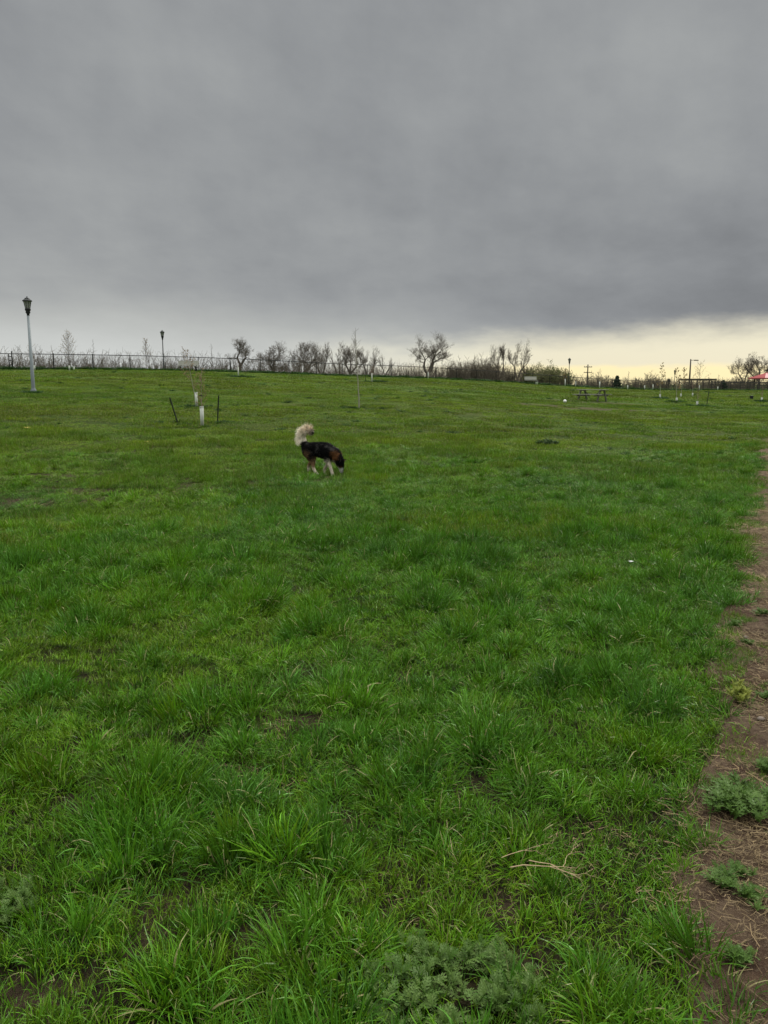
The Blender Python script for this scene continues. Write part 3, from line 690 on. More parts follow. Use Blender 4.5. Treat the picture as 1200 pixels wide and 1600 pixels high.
tree(376, 532, 17, 14, 1, [(2.9, 1.05, 1.15), (.1, .9, 1.1)], 'bare tree forking in a V behind the pale tree guard, left of the row', 6, .42, .38, 2)
tree(428, 541, 17, 20, 2, [(2.9, .8, .9), (1.4, 1.35, 1.2), (.2, .7, .8)], 'bare bushy tree with one tall central leader', 6, .4, .22, 2)
tree(474, 538, 22, 24, 3, [(2.9, .75, 1), (1.6, 1.3, 1), (.2, .85, 1)], 'broad round-headed bare tree, left one of the dense pair', 6, .32, .25, 2)
tree(503, 541, 15, 30, 4, [(2.7, 1, 1), (.3, 1, 1)], 'bare tree with fanning limbs, right one of the dense pair', 6, .32, .28, 2)
tree(530, 547, 12, 26, 5, [(2.9, .8, 1), (.6, 1.1, 1)], 'small bare tree leaning left behind the birch sapling', 4, .35, .25, 3)
tree(547, 537, 17, 20, 6, [(2.6, .95, 1), (1.0, 1.2, 1.1), (.1, .8, .9)], 'dark tall bare tree directly behind the birch sapling', 6, .38, .3, 2)
tree(575, 546, 14, 28, 7, [(2.7, .95, 1), (.4, .9, 1)], 'bare tree just right of the birch sapling', 6, .35, .3, 2)
tree(601, 556, 11, 24, 8, [(2.4, .7, .9), (.3, .6, 1)], 'low bare tree at the right end of the row, arching right', 4, .35, .3, 3)
tree(668, 526, 28, 12, 9, [(2.75, .95, 1.15), (1.7, 1.25, 1.15), (.25, .85, 1.05)], 'large gnarled bare tree standing alone near the centre', 6, .50, .22, 2)
tree(786, 541, 17, 26, 10, [(2.6, .95, 1), (1.1, 1.2, 1)], 'bare tree with clustered twigs, left trunk of the pair by the shrubs', 6, .36, .25, 2)
tree(808, 538, 17, 22, 11, [(2.2, 1.1, 1), (.5, 1.05, 1)], 'bare tree with clustered twigs, right trunk of the pair by the shrubs', 6, .36, .25, 2)
tree(1163, 560, 17, 25, 12, [(2.6, .95, 1.1), (.9, 1.2, 1.1)], 'bare tree with two leaning limbs left of the red roof', 6, .38, .2, 2)
tree(1186, 557, 16, 30, 13, [(2.4, 1.0, 1), (.7, 1.1, 1.1)], 'dense bare tree rising behind the red roof', 6, .36, .25, 2)
tree(1215, 556, 16, 30, 14, [(2.4, 1.0, 1), (.7, 1.1, 1.1)], 'bare tree at the right edge behind the red roof', 6, .36, .25, 2)
# upright slender trees with small leaves on the left
def slender(px, top, half, Y0, seed, label, mat='twig', leafm='bud', nl=60, group=None, base=None, name='young_tree', tmat='bark', guard=None, lean=0.0, wr=1.0, lr=.05, nbr=34):
    P = base if base is not None else at(px, Y0); H = zrow(P, top)-P.z; hw = half/F*P.y; rng = random.Random(seed); tr = MB(); cr = MB(); lf = MB()
    t = thing(name, label, 'tree', P, 0, group); k_ = max(.0035, P.y*.00010)*wr
    pts = []; x = y = 0
    for i in range(9):
        f = i/8; pts.append(Vector((x+lean*f**1.2, y, H*f))); x += rng.gauss(0, .012)*H*.3; y += rng.gauss(0, .01)*H*.3
    tr.pipe([Vector((0, 0, -.1))]+pts, [H*.013*min(wr, 1)]+[max(H*.009*(1-.85*i/8)*min(wr, 1), k_*.8) for i in range(9)], 6)
    nb = nbr
    for b in range(nb):
        f = .28+.70*b/nb; i = int(f*8); p = pts[i].lerp(pts[min(8, i+1)], f*8-i); a = rng.random()*6.283; L = hw*(1.25-.95*f+.1)*rng.uniform(.7, 1.2)*1.25
        d = Vector((math.cos(a), math.sin(a), .9)).normalized(); q = p; pp = [q]
        for s in range(4):
            d = (d+Vector((rng.gauss(0, .12), rng.gauss(0, .12), .10))).normalized(); q = q+d*L/4; pp.append(q)
            if True:
                e = (d+Vector((rng.gauss(0, .6), rng.gauss(0, .6), rng.gauss(0, .4)))).normalized(); cr.pipe([q, q+e*L*.3], [k_*.6, k_*.4], 3)
                if leafm and rng.random() < .4: lf.box(q+e*L*.3, (lr*rng.uniform(.5, 1.2), lr*.6, lr*rng.uniform(.4, 1)), Euler((rng.random()*3, rng.random()*3, 0)).to_matrix())
        cr.pipe(pp, [k_*1.0, k_*.9, k_*.8, k_*.7, k_*.5], 3)
        if leafm and rng.random() < .8: lf.box(q, (lr*rng.uniform(.5, 1.2), lr*.6, lr), Euler((rng.random()*3, rng.random()*3, 0)).to_matrix())
    tr.obj('trunk', M[tmat], t)
    c = cr.obj('crown', M[mat], t)
    if leafm and lf.v: lf.obj('leaves', M[leafm], c)
    if guard:
        gh, gr = guard; g_ = MB(); g_.pipe([(.0, .0, -.03), (.004, 0, gh*.5), (0, .004, gh)], gr, 14)
        g_.lathe([(gr*1.06, gh-.02), (gr*1.06, gh+.004), (gr*.8, gh+.004), (gr*.8, gh-.02)], 14); g_.obj('tree_guard', M['guard'], t, True)
    return t
YL = 75
slender(110, 521, 14, 76, 31, 'slender pointed tree with fine brown twigs behind the left fence', 'twig', 'bud', base=None, lr=.045, wr=1.0, nbr=70)
slender(230, 531, 11, 82, 32, 'slender pointed tree left of the second street lamp, behind the fence', 'twig', 'bud', lr=.045, wr=1.0, nbr=52)
slender(33, 541, 12, 90, 33, 'thin sparse tree behind the fence at the far left, left of the lamp post', 'twig', None)
slender(53, 538, 10, 84, 35, 'thin tree half hidden by the grey lamp post, behind the fence', 'twig', 'bud', lr=.06)
slender(149, 530, 4, 90, 34, 'thin bare pole-like tree behind the fence left of the second lamp', 'twig', None, wr=.8)
slender(332, 537, 5, 95, 36, 'faint thin pointed tree behind the fence right of the bench', 'twig', None, wr=.8)
slender(405, 552, 9, 96, 37, 'small pale tree between the V-shaped tree and the bushy tree', 'bushtwig', None)

# saplings with guards, standing on the field
def sap(px, base, gtop, top, half, seed, label, lean_px=0, mat='redtwig', leafm=None, tmat='palebark', gr=.055, wr=1.0, lr=.04, nbr=26):
    P = place(px, base); gh = zrow(P, gtop)-P.z; lean = lean_px/F*P.y
    return slender(px, top, half, 0, seed, label, mat, leafm, base=P, name='sapling', tmat=tmat, guard=(gh, gr) if gtop < base else None, lean=lean, group='young trees in white trunk guards', wr=wr, lr=lr, nbr=nbr)
s1 = sap(316, 667, 635, 578, 13, 41, 'thin reddish sapling in a white guard between two dark stakes, nearest one', 2, leafm='bud', lr=.025, wr=1.8)
s2 = sap(307, 636, 613, 545, 14, 42, 'sapling leaning left out of its white guard, just behind the staked one', -14, leafm='bud', lr=.03, wr=1.5)
sap(372.5, 589, 573.5, 560, 4, 43, 'sapling in a white guard on the crest below the V-shaped bare tree', 0, gr=.05)
sap(581, 597, 583, 571, 5, 44, 'sapling in a white guard with one dark stake, beyond the pale-barked sapling', 2, gr=.055)
sap(669, 592, 581, 568, 4, 45, 'sapling in a white guard in front of the large gnarled tree', 0, gr=.06)
t = sap(561, 638, 639, 512, 12, 46, 'tall thin pale-barked sapling without a guard in the middle of the field', -4, mat='twig', wr=1.15)
sap(1031, 623, 616, 568, 7, 47, 'orange-budded sapling in a white guard, leftmost of the group right of the picnic table', 2, leafm='bud', lr=.08, gr=.07, nbr=17)
sap(1057, 628.5, 621.5, 574, 6, 48, 'sapling in a white guard, front middle of the group on the right field', -3, leafm='bud', lr=.06, gr=.07, nbr=17)
sap(1063.7, 620.5, 615, 576, 8, 49, 'sapling with orange buds in a white guard, behind the front middle one', 3, leafm='bud', lr=.08, gr=.07, nbr=17)
sap(1082, 619.5, 614, 585, 5, 50, 'thin sapling in a short white guard just right of the tall light pole', 0, gr=.07)
sap(1089, 634.5, 627, 600, 5, 51, 'sapling in a white guard beside the dark stake, nearest of the group on the right', 0, gr=.07)
sap(1190, 627.5, 621, 604, 4, 52, 'sapling in a white guard below the red roof at the right edge', 0, gr=.07)
# guards along the fence
for i, (px, b, g_, top, lab) in enumerate([(883, 603.5, 592, 575, 'small tree in a tall white guard by the fence below the third street lamp'), (899.5, 604.2, 596, 590, 'small tree in a pale guard at the fence right of the third lamp'),
        (937, 607, 596, 576, 'thin tree in a white guard at the fence behind the picnic table'), (981, 608, 602, 580, 'thin tree in a dull white guard right of the small evergreen'),
        (1007.5, 609.5, 602, 583, 'thin tree in a white guard at the fence, left of a close pair'), (1020.5, 609, 600.5, 586, 'thin tree in a white guard at the fence, right of a close pair'),
        (1093, 610, 602, 568, 'spreading young tree with orange buds in a white guard right of the tall light pole'), (1122, 609.5, 604, 586, 'small young tree in a short white guard left of the dark shrub'),
        (117, 579, 573, 560, 'short white guard around a young tree at the left crest, the brighter of two'), (110, 577.4, 571, 557, 'short white guard around a young tree at the left crest, the farther of two'), (55.5, 577, 571, 556, 'short white guard around a young tree just right of the grey lamp post')]):
    P = at(px, float(Dist(ray(px, 600)[0]))-1.2); P.z = hz(P.x, P.y); gh = max(.3, zrow(P, g_)-P.z)
    slender(px, top, 4 if px != 1093 else 13, 0, 60+i, lab, 'twig', 'bud' if px in (1093, 883) else None, base=P, name='sapling', guard=(gh, .07), group='guarded young trees along the fence', lr=.08, wr=.9, nbr=20)
def stake(px, base, top, dx, label):
    P = place(px, base); H = zrow(P, top)-P.z; m_ = MB(); d = dx/F*P.y; pp = [Vector((d*f, 0, H*f)) for f in (-.05, 0, .5, 1)]
    m_.pipe(pp, .014 if P.y < 30 else .022, 5)
    for s in (-1, 1): m_.box((d*.5+s*.014, 0, H*.5), (.006, .03, H), Matrix.Rotation(math.atan2(d, H), 3, 'Y'))
    o = m_.obj('stake', M['dkmetal']); o.location = P; tag(o, label, 'stake', 'metal stakes beside the saplings')
stake(278, 662, 621, -11, 'dark metal stake leaning left, left of the nearest white guard'); stake(340, 660, 618, 3, 'dark metal stake right of the nearest white guard')
stake(571, 597, 577, 0, 'thin dark stake left of the guard behind the birch sapling'); stake(1104, 634, 610, 2.5, 'dark stake leaning right beside the nearest guard on the right field')
# ribbon tie on the nearest sapling
P = place(316, 667); zt = zrow(P, 618)-P.z; m_ = MB(); m_.lathe([(.015, -.012), (.02, 0), (.015, .012)], 8, (0, 0, zt)); m_.box((.03, 0, zt+.004), (.07, .02, .014), Matrix.Rotation(.5, 3, 'Y')); m_.box((-.03, 0, zt+.004), (.07, .02, .014), Matrix.Rotation(-.4, 3, 'Y')); m_.obj('tie', M['blackp'], s1)
# tufts of longer grass round the stakes and saplings
cl = [(278, 663, .9), (340, 661, .6), (306, 636, 1.0), (561, 639, 1.1), (591, 597, .6), (1031, 623, .8), (1057, 629, .7), (1089, 635, .7), (1190, 628, .6), (52, 614, .5), (372, 589, 1), (316, 667, .3), (888, 603, .8)]
PP = []; 
for px, r_, w in cl:
    c = place(px, r_)
    for k in range(int(10+16*w)): PP.append((c.x+RN.normal(0, w*.42), c.y+RN.normal(0, w*.40)))
PP = np.array(PP); n = len(PP); s = (.6+1.1*RN.random(n))*np.clip(PP[:, 1]/35, .6, 1.6)
scatter('grass', 'clump', np.stack([PP[:, 0], PP[:, 1], hgt(PP[:, 0], PP[:, 1])-.01], -1), RN.random(n)*6.283, np.stack([s*1.3, s*1.1, s*.95], -1), np.clip(.9+RN.normal(0, .08, n), 0, 1), RN.integers(0, 5, n), 'darker uncut grass round the saplings and posts', .1)

# ------------------------------------------------------------------ shrubs behind the fence
def shrub(px, top, half, back, seed, label, mat='bushtwig', name='bare_shrub', nst=26, leaf=None, group='bare shrubs behind the fence', flare=.5):
    Y0 = float(Dist(ray(px, 600)[0]))+back; P = at(px, Y0); H = max(.8, zrow(P, top)-P.z); hw = half/F*Y0; rng = random.Random(seed); b = MB(); lf = MB()
    t = thing(name, label, 'shrub', P, 0, group); tw = .0095*Y0/100
    for s in range(nst):
        a = rng.random()*6.283; q = rng.random()**.6; x0 = Vector((math.cos(a)*q*hw*.45, math.sin(a)*q*hw*.45, -.3)); hh = H*(1-.4*q)*rng.uniform(.7, 1.05)
        d = Vector((math.cos(a)*q*flare, math.sin(a)*q*flare, 1)).normalized(); p = x0; pts = [p]
        for k in range(5):
            d = (d+Vector((rng.gauss(0, .10), rng.gauss(0, .10), .02))).normalized(); p = p+d*(hh+.3)/5; pts.append(p)
            for _ in range(4):
                if k < 1: break
                e = (d*.8+Vector((rng.gauss(0, .55), rng.gauss(0, .55), rng.gauss(.1, .3)))).normalized(); L = hh*rng.uniform(.12, .32); m1 = p+e*L*.5; e2 = (e+Vector((rng.gauss(0, .3), rng.gauss(0, .3), .2))).normalized(); m2 = m1+e2*L*.5
                b.pipe([p, m1, m2], [tw*1.1, tw*.9, tw*.6], 3)
                e3 = (e+Vector((rng.gauss(0, .7), rng.gauss(0, .7), .2))).normalized(); b.pipe([m1, m1+e3*L*.45], [tw*.8, tw*.5], 3)
                if leaf:
                    for c in (m1, m2, m1+e3*L*.45): lf.box(c, (.06, .05, .07), Euler((rng.random()*3, rng.random()*3, 0)).to_matrix())
        b.pipe(pts, [tw*2.2, tw*1.9, tw*1.6, tw*1.3, tw, tw*.7], 4)
    c = b.obj('stems', M[mat], t)
    if leaf: lf.obj('buds', M[leaf], t)
    return t
LM = [(-999, 'the left photo edge'), (50, 'the grey lamp post'), (110, 'the slender pointed tree'), (149, 'the thin pole-like tree'), (230, 'the second slender tree'), (257, 'the second street lamp'), (295, 'the pale bench'), (376, 'the V-shaped tree'),
      (428, 'the bushy tree'), (474, 'the round-headed tree'), (503, 'the fan-shaped tree'), (561, 'the pale-barked sapling'), (601, 'the arching tree'), (668, 'the gnarled tree'), (786, 'the paired trees'), (830, 'the right bench'), (888, 'the third street lamp'),
      (917, 'the utility pole'), (964, 'the small evergreen'), (1033, 'the orange-budded sapling'), (1077, 'the tall light pole'), (1130, 'the low evergreen'), (1173, 'the red roof'), (9999, 'the right photo edge')]
LS = [72, 92, 126, 140, 98, 190, 206, 244, 262, 20, 5, 276, 328, 347, 356, 392, 410, 448, 462, 490, 515, 533, 560, 588, 612, 630, 648, 690, 704, 718, 732, 745, 757, 768, 778, 820, 712, 738, 762, 795, 836, 848, 860, 872, 884, 828,
      925, 943, 990, 1000, 1016, 1030, 1042, 955, 1108, 1130, 1145, 1158, 1172, 1075, 905]
ORD = 'first second third fourth fifth sixth seventh eighth ninth tenth eleventh twelfth thirteenth fourteenth'.split()
def shrub_label(px, kind):
    i = max(k for k in range(len(LM)) if LM[k][0] <= px); a, b = LM[i], LM[min(i+1, len(LM)-1)]; seg = sorted(p_ for p_ in LS if a[0] <= p_ < b[0])
    o = (ORD[seg.index(px)]+' ') if len(seg) > 1 else ''
    return '%s%s from left between %s and %s' % (o, kind, a[1], b[1]) if o else '%s between %s and %s' % (kind, a[1], b[1])
sd = 200
for px, top, half in [(72, 553, 12), (92, 560, 10), (126, 562, 12), (140, 566, 10), (98, 566, 10), (190, 564, 10), (206, 560, 10), (244, 566, 9), (262, 566, 9), (20, 566, 10), (5, 562, 10), (276, 566, 7),
                      (328, 570, 9), (347, 562, 9), (356, 564, 7), (392, 572, 9), (410, 566, 8), (448, 564, 9), (462, 572, 9), (490, 574, 10), (515, 572, 10), (533, 574, 9), (560, 570, 10), (588, 572, 10), (612, 577, 9), (630, 575, 9), (648, 578, 8), (690, 566, 9)]:
    sd += 1; shrub(px, top, half, 10+sd % 4*3, sd, shrub_label(px, 'bare shrub'), 'twig' if sd % 2 else 'bushtwig', nst=26, flare=.9)
for px, top, half in [(704, 566, 9), (718, 562, 9), (732, 558, 9), (745, 560, 9), (757, 557, 9), (768, 562, 9), (778, 566, 8), (820, 570, 9), (712, 572, 9), (738, 572, 10), (762, 572, 9), (795, 575, 10)]:
    sd += 1; shrub(px, top, half, 10+sd % 4*3, sd, shrub_label(px, 'tall shrub'), 'bushtwig', nst=46, flare=.4, group='tall shrubs in the thicket')
for px, top, half in [(836, 572, 10), (848, 570, 10), (860, 570, 10), (872, 573, 9), (884, 578, 8), (828, 578, 8)]:
    sd += 1; shrub(px, top, half, 9+sd % 3*3, sd, shrub_label(px, 'olive shrub'), 'bushtwig', 'budding_shrub', 34, 'budg', 'budding shrubs left of the third lamp', .6)
for px, top, half in [(925, 582, 8), (943, 580, 7), (990, 592, 9), (1000, 588, 9), (1016, 583, 10), (1030, 584, 10), (1042, 588, 8), (955, 592, 8), (1108, 590, 10), (1130, 590, 10), (1145, 592, 9), (1158, 580, 8), (1172, 578, 9), (1075, 592, 9), (905, 596, 7)]:
    sd += 1; shrub(px, top, half, 14+sd % 4*4, sd, shrub_label(px, 'low shrub'), 'bushtwig', nst=30, flare=.9, group='low shrubs behind the right fence')
# low brushwood that reads as one mass
def brush():
    rng = random.Random(9); b = MB()
    for k in range(12000):
        px = rng.uniform(-150, 1300); Y0 = float(Dist(ray(px, 600)[0]))+rng.uniform(8, 40); P = at(px, Y0); 
        dens = .35+.65*float(vn(px/45, 3.3, 5))
        if 630 < px < 860: dens = 1
        if rng.random() > dens: continue
        s_ = rng.uniform(.6, 1.1)*(3.0 if P.z < .2 else 1.4)*(1.0 if px < 850 else .8); d = Vector((rng.gauss(0, .25), rng.gauss(0, .2), 1)).normalized(); q = P-Vector((0, 0, .2)); tw = .012
        pts = [q]
        for j in range(3):
            d = (d+Vector((rng.gauss(0, .18), rng.gauss(0, .18), 0))).normalized(); q = q+d*s_*.5; pts.append(q)
            for _ in range(2): e = (d*.7+Vector((rng.gauss(0, .6), rng.gauss(0, .6), .2))).normalized(); b.pipe([q, q+e*s_*.35], [tw*.8, tw*.5], 3)
        b.pipe(pts, [tw*1.5, tw*1.2, tw, tw*.6], 3)
    o = b.obj('brushwood', M['bushtwig']); tag(o, 'low tangled leafless brush behind the fence', 'brushwood', kind='stuff')
brush()
def conifer(px, top, base_px, half, back, seed, label):
    Y0 = float(Dist(ray(px, 600)[0]))+back; P = at(px, Y0); H = zrow(P, top)-P.z; hw = half/F*Y0; rng = random.Random(seed)
    t = thing('small_evergreen', label, 'tree', P); MB().pipe([(0, 0, -.1), (0, 0, H*.95)], [.08, .02], 6).obj('trunk', M['bark'], t); b = MB()
    for k in range(420):
        f = rng.random()**.8; a = rng.random()*6.283; r_ = hw*(1.05-f**1.3)*(.45+.6*rng.random())*(1+.25*math.sin(f*23)); c = Vector((math.cos(a)*r_, math.sin(a)*r_, H*(.06+.92*f))); d = Vector((math.cos(a), math.sin(a), rng.uniform(-.1, .5)))
        q = d.to_track_quat('X', 'Z').to_matrix(); b.box(c, (.26*rng.uniform(.6, 1.2), .10, .07), q)
    b.obj('crown', M['conifer'], t)
conifer(964, 587, 607, 7, 3, 1, 'small dark evergreen behind the fence, right of the utility pole'); conifer(1130, 594, 608, 7, 3, 2, 'low dark evergreen behind the fence left of the red-roofed shelter')

# ------------------------------------------------------------------ fence
def fence():
    sn = math.sqrt(1+.74**2); ux, uy = 1/sn, .74/sn; u0 = ray(20, 577)[0]; X0 = 83*u0/(1-.74*u0)
    t = thing('chain_link_fence', 'long dark chain-link fence with a top rail running along the crest', 'fence', (0, 0, 0)); HF = 1.22
    step = 3.05; ks = list(range(-5, 38)); pos = []
    for k in ks:
        x = X0+k*step*ux; y = 83+.74*x; pos.append(Vector((x, y, hz(x, y))))
    for k, p_ in zip(ks, pos):
        big = k in (0, 1, 2) or k % 6 == 0; r_ = .045 if big else .03; hh = HF+(.14 if k == 0 else .03 if big else 0)
        b = MB(); b.tube(p_+Vector((0, 0, -.3)), p_+Vector((0, 0, hh)), r_, n=8); b.lathe([(r_*1.15, hh), (r_*1.1, hh+.02), (.004, hh+.045)], 8, p_); b.obj('post', M['fence'], t)
    top = MB(); bot = MB(); wm = MB()
    for i in range(len(pos)-1):
        a, c = pos[i], pos[i+1]; k = ks[i]
        top.tube(a+Vector((0, 0, HF-.02)), c+Vector((0, 0, HF-.02)), .032, n=6)
        if k in (0, -2): bot.tube(a+Vector((0, 0, .14)), c+Vector((0, 0, .14)), .026, n=6)
        else: bot.tube(a+Vector((0, 0, .05)), c+Vector((0, 0, .05)), .004, n=4)
        d = c-a; L = d.length; n_ = int(L/.11); hgt_ = HF-.08
        for j in range(-int(hgt_/.11), n_+1):
            for s in (1, -1):
                q0 = j*.11; q1 = q0+hgt_; z0, z1 = (0, hgt_) if s > 0 else (hgt_, 0)
                lo = max(0, q0); hi = min(L, q1)
                if hi <= lo: continue
                f0 = (lo-q0)/hgt_; f1 = (hi-q0)/hgt_
                wm.tube(a+d*(lo/L)+Vector((0, 0, .05+z0+(z1-z0)*f0)), a+d*(hi/L)+Vector((0, 0, .05+z0+(z1-z0)*f1)), .0022, n=3, caps=False)
    top.obj('top_rail', M['fence'], t); bot.obj('bottom_rail', M['fence'], t); wm.obj('wire_mesh', M['wire'], t)
    g_ = pos[5]+Vector((-.18, -.02, 0)); b = MB()
    for z in (.35, .7, 1.0): b.box(g_+Vector((.08, 0, z)), (.20, .05, .05))
    b.tube(g_+Vector((-.05, 0, .05)), g_+Vector((-.05, 0, 1.18)), .03, n=8); b.obj('gate_hinge', M['fence'], t)
fence()
# brighter post-and-rail fence at the far right
def railfence():
    t = thing('rail_fence', 'dark post-and-rail fence near the red roof at the far right', 'fence', (0, 0, 0)); pts = []
    for k in range(9):
        px = 1112+k*15; Y0 = float(Dist(ray(px, 600)[0]))+2.5; pts.append(at(px, Y0))
    rl = MB()
    for a in pts: MB().box(a+Vector((0, 0, .65)), (.13, .13, 1.5)).obj('post', M['darkwood'], t)
    for a, c in zip(pts[:-1], pts[1:]):
        for z in (.45, .85, 1.3):
            d = c-a; rl.box((a+c)/2+Vector((0, 0, z)), (d.length, .05, .12), Matrix.Rotation(math.atan2(d.y, d.x), 3, 'Z'))
    rl.obj('rail', M['darkwood'], t)
railfence()

# ------------------------------------------------------------------ street lamps
def lamp(P, H, label, polemat, rpole=.065, sc=1.0):
    t = thing('street_lamp', label, 'street lamp', P, 0, 'lantern street lamps'); hd = .80*sc; zp = H-hd
    m_ = MB(); m_.lathe([(rpole*1.6, -.05), (rpole*1.6, .10), (rpole*1.1, .16), (rpole, .2), (rpole*.72, zp)], 14); m_.obj('pole', M[polemat], t, True)
    b = MB(); b.lathe([(.05*sc, zp-.06), (.06*sc, zp), (.055*sc, zp+.04), (.105*sc, zp+.12), (.085*sc, zp+.15), (.12*sc, zp+.22), (.12*sc, zp+.27), (.105*sc, zp+.29)], 14); b.obj('base_cup', M['lampmetal'], t, True)
    gl = MB(); gl.lathe([(.10*sc, zp+.29), (.165*sc, zp+.29+.30*sc)], 8); gl.obj('glass', M['lampglass'], t)
    fr = MB()
    for k in range(8):
        a = 6.283*k/8; fr.tube((.104*sc*math.cos(a), .104*sc*math.sin(a), zp+.285), (.171*sc*math.cos(a), .171*sc*math.sin(a), zp+.29+.30*sc), .009, n=4)
    fr.obj('frame', M['lampmetal'], t)
    rf = MB(); z0 = zp+.29+.30*sc; rf.lathe([(.17*sc, z0-.01), (.215*sc, z0), (.21*sc, z0+.03), (.12*sc, z0+.09), (.10*sc, z0+.13), (.035*sc, z0+.155), (.02*sc, z0+.18), (.032*sc, z0+.20), (.004, H)], 8); rf.obj('roof', M['lampmetal'], t)
    return t
P = place(52.5, 613); lamp(P, zrow(P, 463)-P.z, 'tall grey lamp post with a dark lantern on the left slope, nearest lamp', 'galv', .078, 1.0)
def lampat(px, top, back, label, pm='dkmetal', r=.055):
    P = at(px, float(Dist(ray(px, 600)[0]))+back); return lamp(P, zrow(P, top)-P.z, label, pm, r, 1.0)
lampat(257, 515.5, 2, 'dark lantern lamp at the fence between the slender tree and the bench'); lampat(888.5, 559, 4, 'dark lantern lamp at the fence behind the picnic table, against the bright sky'); lampat(1053.5, 577.5, 16, 'small distant lantern lamp among the budding saplings on the right')
# tall area light pole
P = at(1077, 145); H = zrow(P, 561)-P.z; t = thing('light_pole', 'tall thin brown pole with a side arm floodlight on the right', 'light pole', P)
MB().lathe([(.16, -.2), (.15, H*.4), (.10, H)], 10).obj('pole', M['darkwood'], t, True)
b = MB(); b.tube((0, 0, H-.25), (.95, 0, H-.15), .045); b.obj('arm', M['dkmetal'], t); b = MB(); b.box((1.0, 0, H-.22), (.75, .30, .16)); b.obj('lamp_head', M['dkmetal'], t, bevel=.03)
# utility pole
P = at(917.5, 190); H = zrow(P, 569.5)-P.z; t = thing('utility_pole', 'distant utility pole with two crossarms right of the third street lamp', 'utility pole', P)
MB().lathe([(.19, -.2), (.13, H)], 8).obj('pole', M['darkwood'], t, True)
for z in (H-.6, H-1.9): b = MB(); b.box((0, -.14, z), (1.9, .12, .14)); [b.lathe([(.05, 0), (.06, .08), (.03, .16)], 6, (x, -.14, z+.07)) for x in (-.85, -.4, .4, .85)]; b.obj('crossarm', M['darkwood'], t)

# ------------------------------------------------------------------ picnic table
def picnic(P, rz, label):
    t = thing('picnic_table', label, 'picnic table', P, rz); L = 1.95
    b = MB()
    for k in range(5): b.box((0, -.30+k*.15, .745), (L, .135, .042))
    for x in (-.7, .7): b.box((x, 0, .70), (.09, .68, .042))
    b.obj('table_top', M['oldwood'], t, bevel=.006)
    for s in (-1, 1):
        b = MB(); [b.box((0, s*.68+o, .445), (L, .135, .042)) for o in (-.075, .075)]; b.obj('seat', M['oldwood'], t, bevel=.006)
    for x in (-.7, .7):
        b = MB(); b.box((x, 0, .40), (.06, 1.62, .12))
        for s in (-1, 1):
            a = math.atan2(.34, .70); b.box((x+.05*s*.9, s*.36, .36), (.06, .13, .82), Matrix.Rotation(s*a, 3, 'X'))
        b.obj('leg_frame', M['gwood'], t)
        s_ = 1 if x < 0 else -1; b = MB(); b.box((x+s_*.28, 0, .55), (.72, .06, .045), Matrix.Rotation(-s_*-.65, 3, 'Y')); b.obj('brace', M['gwood'], t)
picnic(place(925, 627), math.radians(-43), 'weathered wooden picnic table with attached benches standing on the right field')
# ball
P = place(882.5, 630); me = bpy.data.meshes.new('ball'); bm = bmesh.new(); bmesh.ops.create_icosphere(bm, subdivisions=3, radius=.10); 
for f_ in bm.faces: f_.smooth = True
bm.to_mesh(me); bm.free(); tb = NT('ball_skin'); vo = tb.n('ShaderNodeTexVoronoi', {'Scale': 7.0}); tb.t.links.new(tb.n('ShaderNodeTexCoord').outputs['Object'], vo.inputs['Vector'])
me.materials.append(tb.fin(tb.mix(tb.ss(vo.outputs['Distance'], .22, .26), (.02, .02, .02), (.80, .80, .74)), .45)); o = link('ball', me); o.location = P+Vector((0, 0, .11)); tag(o, 'white ball with dark spots lying on the worn turf left of the picnic table', 'ball')
# benches
def bench(px, row0, back, Lm, rz, label, slat='palewood'):
    P = at(px, float(Dist(ray(px, 600)[0]))+back); t = thing('park_bench', label, 'bench', P, rz)
    b = MB(); [b.box((0, -.05-k*.13, .46), (Lm, .115, .04)) for k in range(3)]; b.obj('seat', M[slat], t)
    b = MB(); [b.box((0, .06+.02*k, .60+k*.125), (Lm, .035, .115)) for k in range(3)]; b.obj('backrest', M[slat], t)
    for x in (-Lm*.38, Lm*.38):
        b = MB(); b.box((x, -.24, .22), (.06, .05, .44)); b.box((x, .10, .45), (.06, .05, .92), Matrix.Rotation(-.08, 3, 'X')); b.box((x, -.08, .42), (.06, .34, .05)); b.obj('leg', M['dkmetal'], t)
bench(295.5, 0, -1.6, 1.75, 0, 'pale slatted park bench at the fence behind the leaning sapling')
bench(829, 0, -1.0, 1.5, .15, 'pale-backed park bench at the fence below the budding shrubs')
P = at(838.5, float(Dist(ray(838, 600)[0]))-2.2); t = thing('bucket', 'round white bucket beside the right-hand bench at the fence', 'bucket', P)
MB().lathe([(.14, 0), (.17, .34), (.18, .36)], 16).obj('body', M['white'], t, True); b = MB(); b.pipe([(.17*math.cos(a), -.03, .34+.14*math.sin(a)) for a in [i*math.pi/8 for i in range(9)]], .006, 5); b.obj('handle', M['dkmetal'], t)
# dark box with lid on the right lawn
P = place(1174, 623.5); t = thing('litter_bin', 'small black bin lying on the grass near the right edge', 'bin', P, .3); k = P.y/F
MB().box((0, 0, 2.6*k), (4.2*k, 4*k, 5.2*k)).obj('body', M['blackp'], t, bevel=.03); MB().box((-3.6*k, 0, .7*k), (4*k, 2.4*k, .8*k)).obj('lid', M['blackp'], t, bevel=.01)
# sign on the fence
P = at(1045, float(Dist(ray(1045, 600)[0]))-.15); t = thing('fence_sign', 'small dark square sign fixed to the fence between the budding saplings', 'sign', P, math.atan(.74)*.5)
MB().box((0, 0, 1.32), (.42, .02, .50)).obj('panel', M['darkwood'], t, bevel=.004); MB().box((0, .03, .8), (.05, .04, 1.6)).obj('post', M['fence'], t)
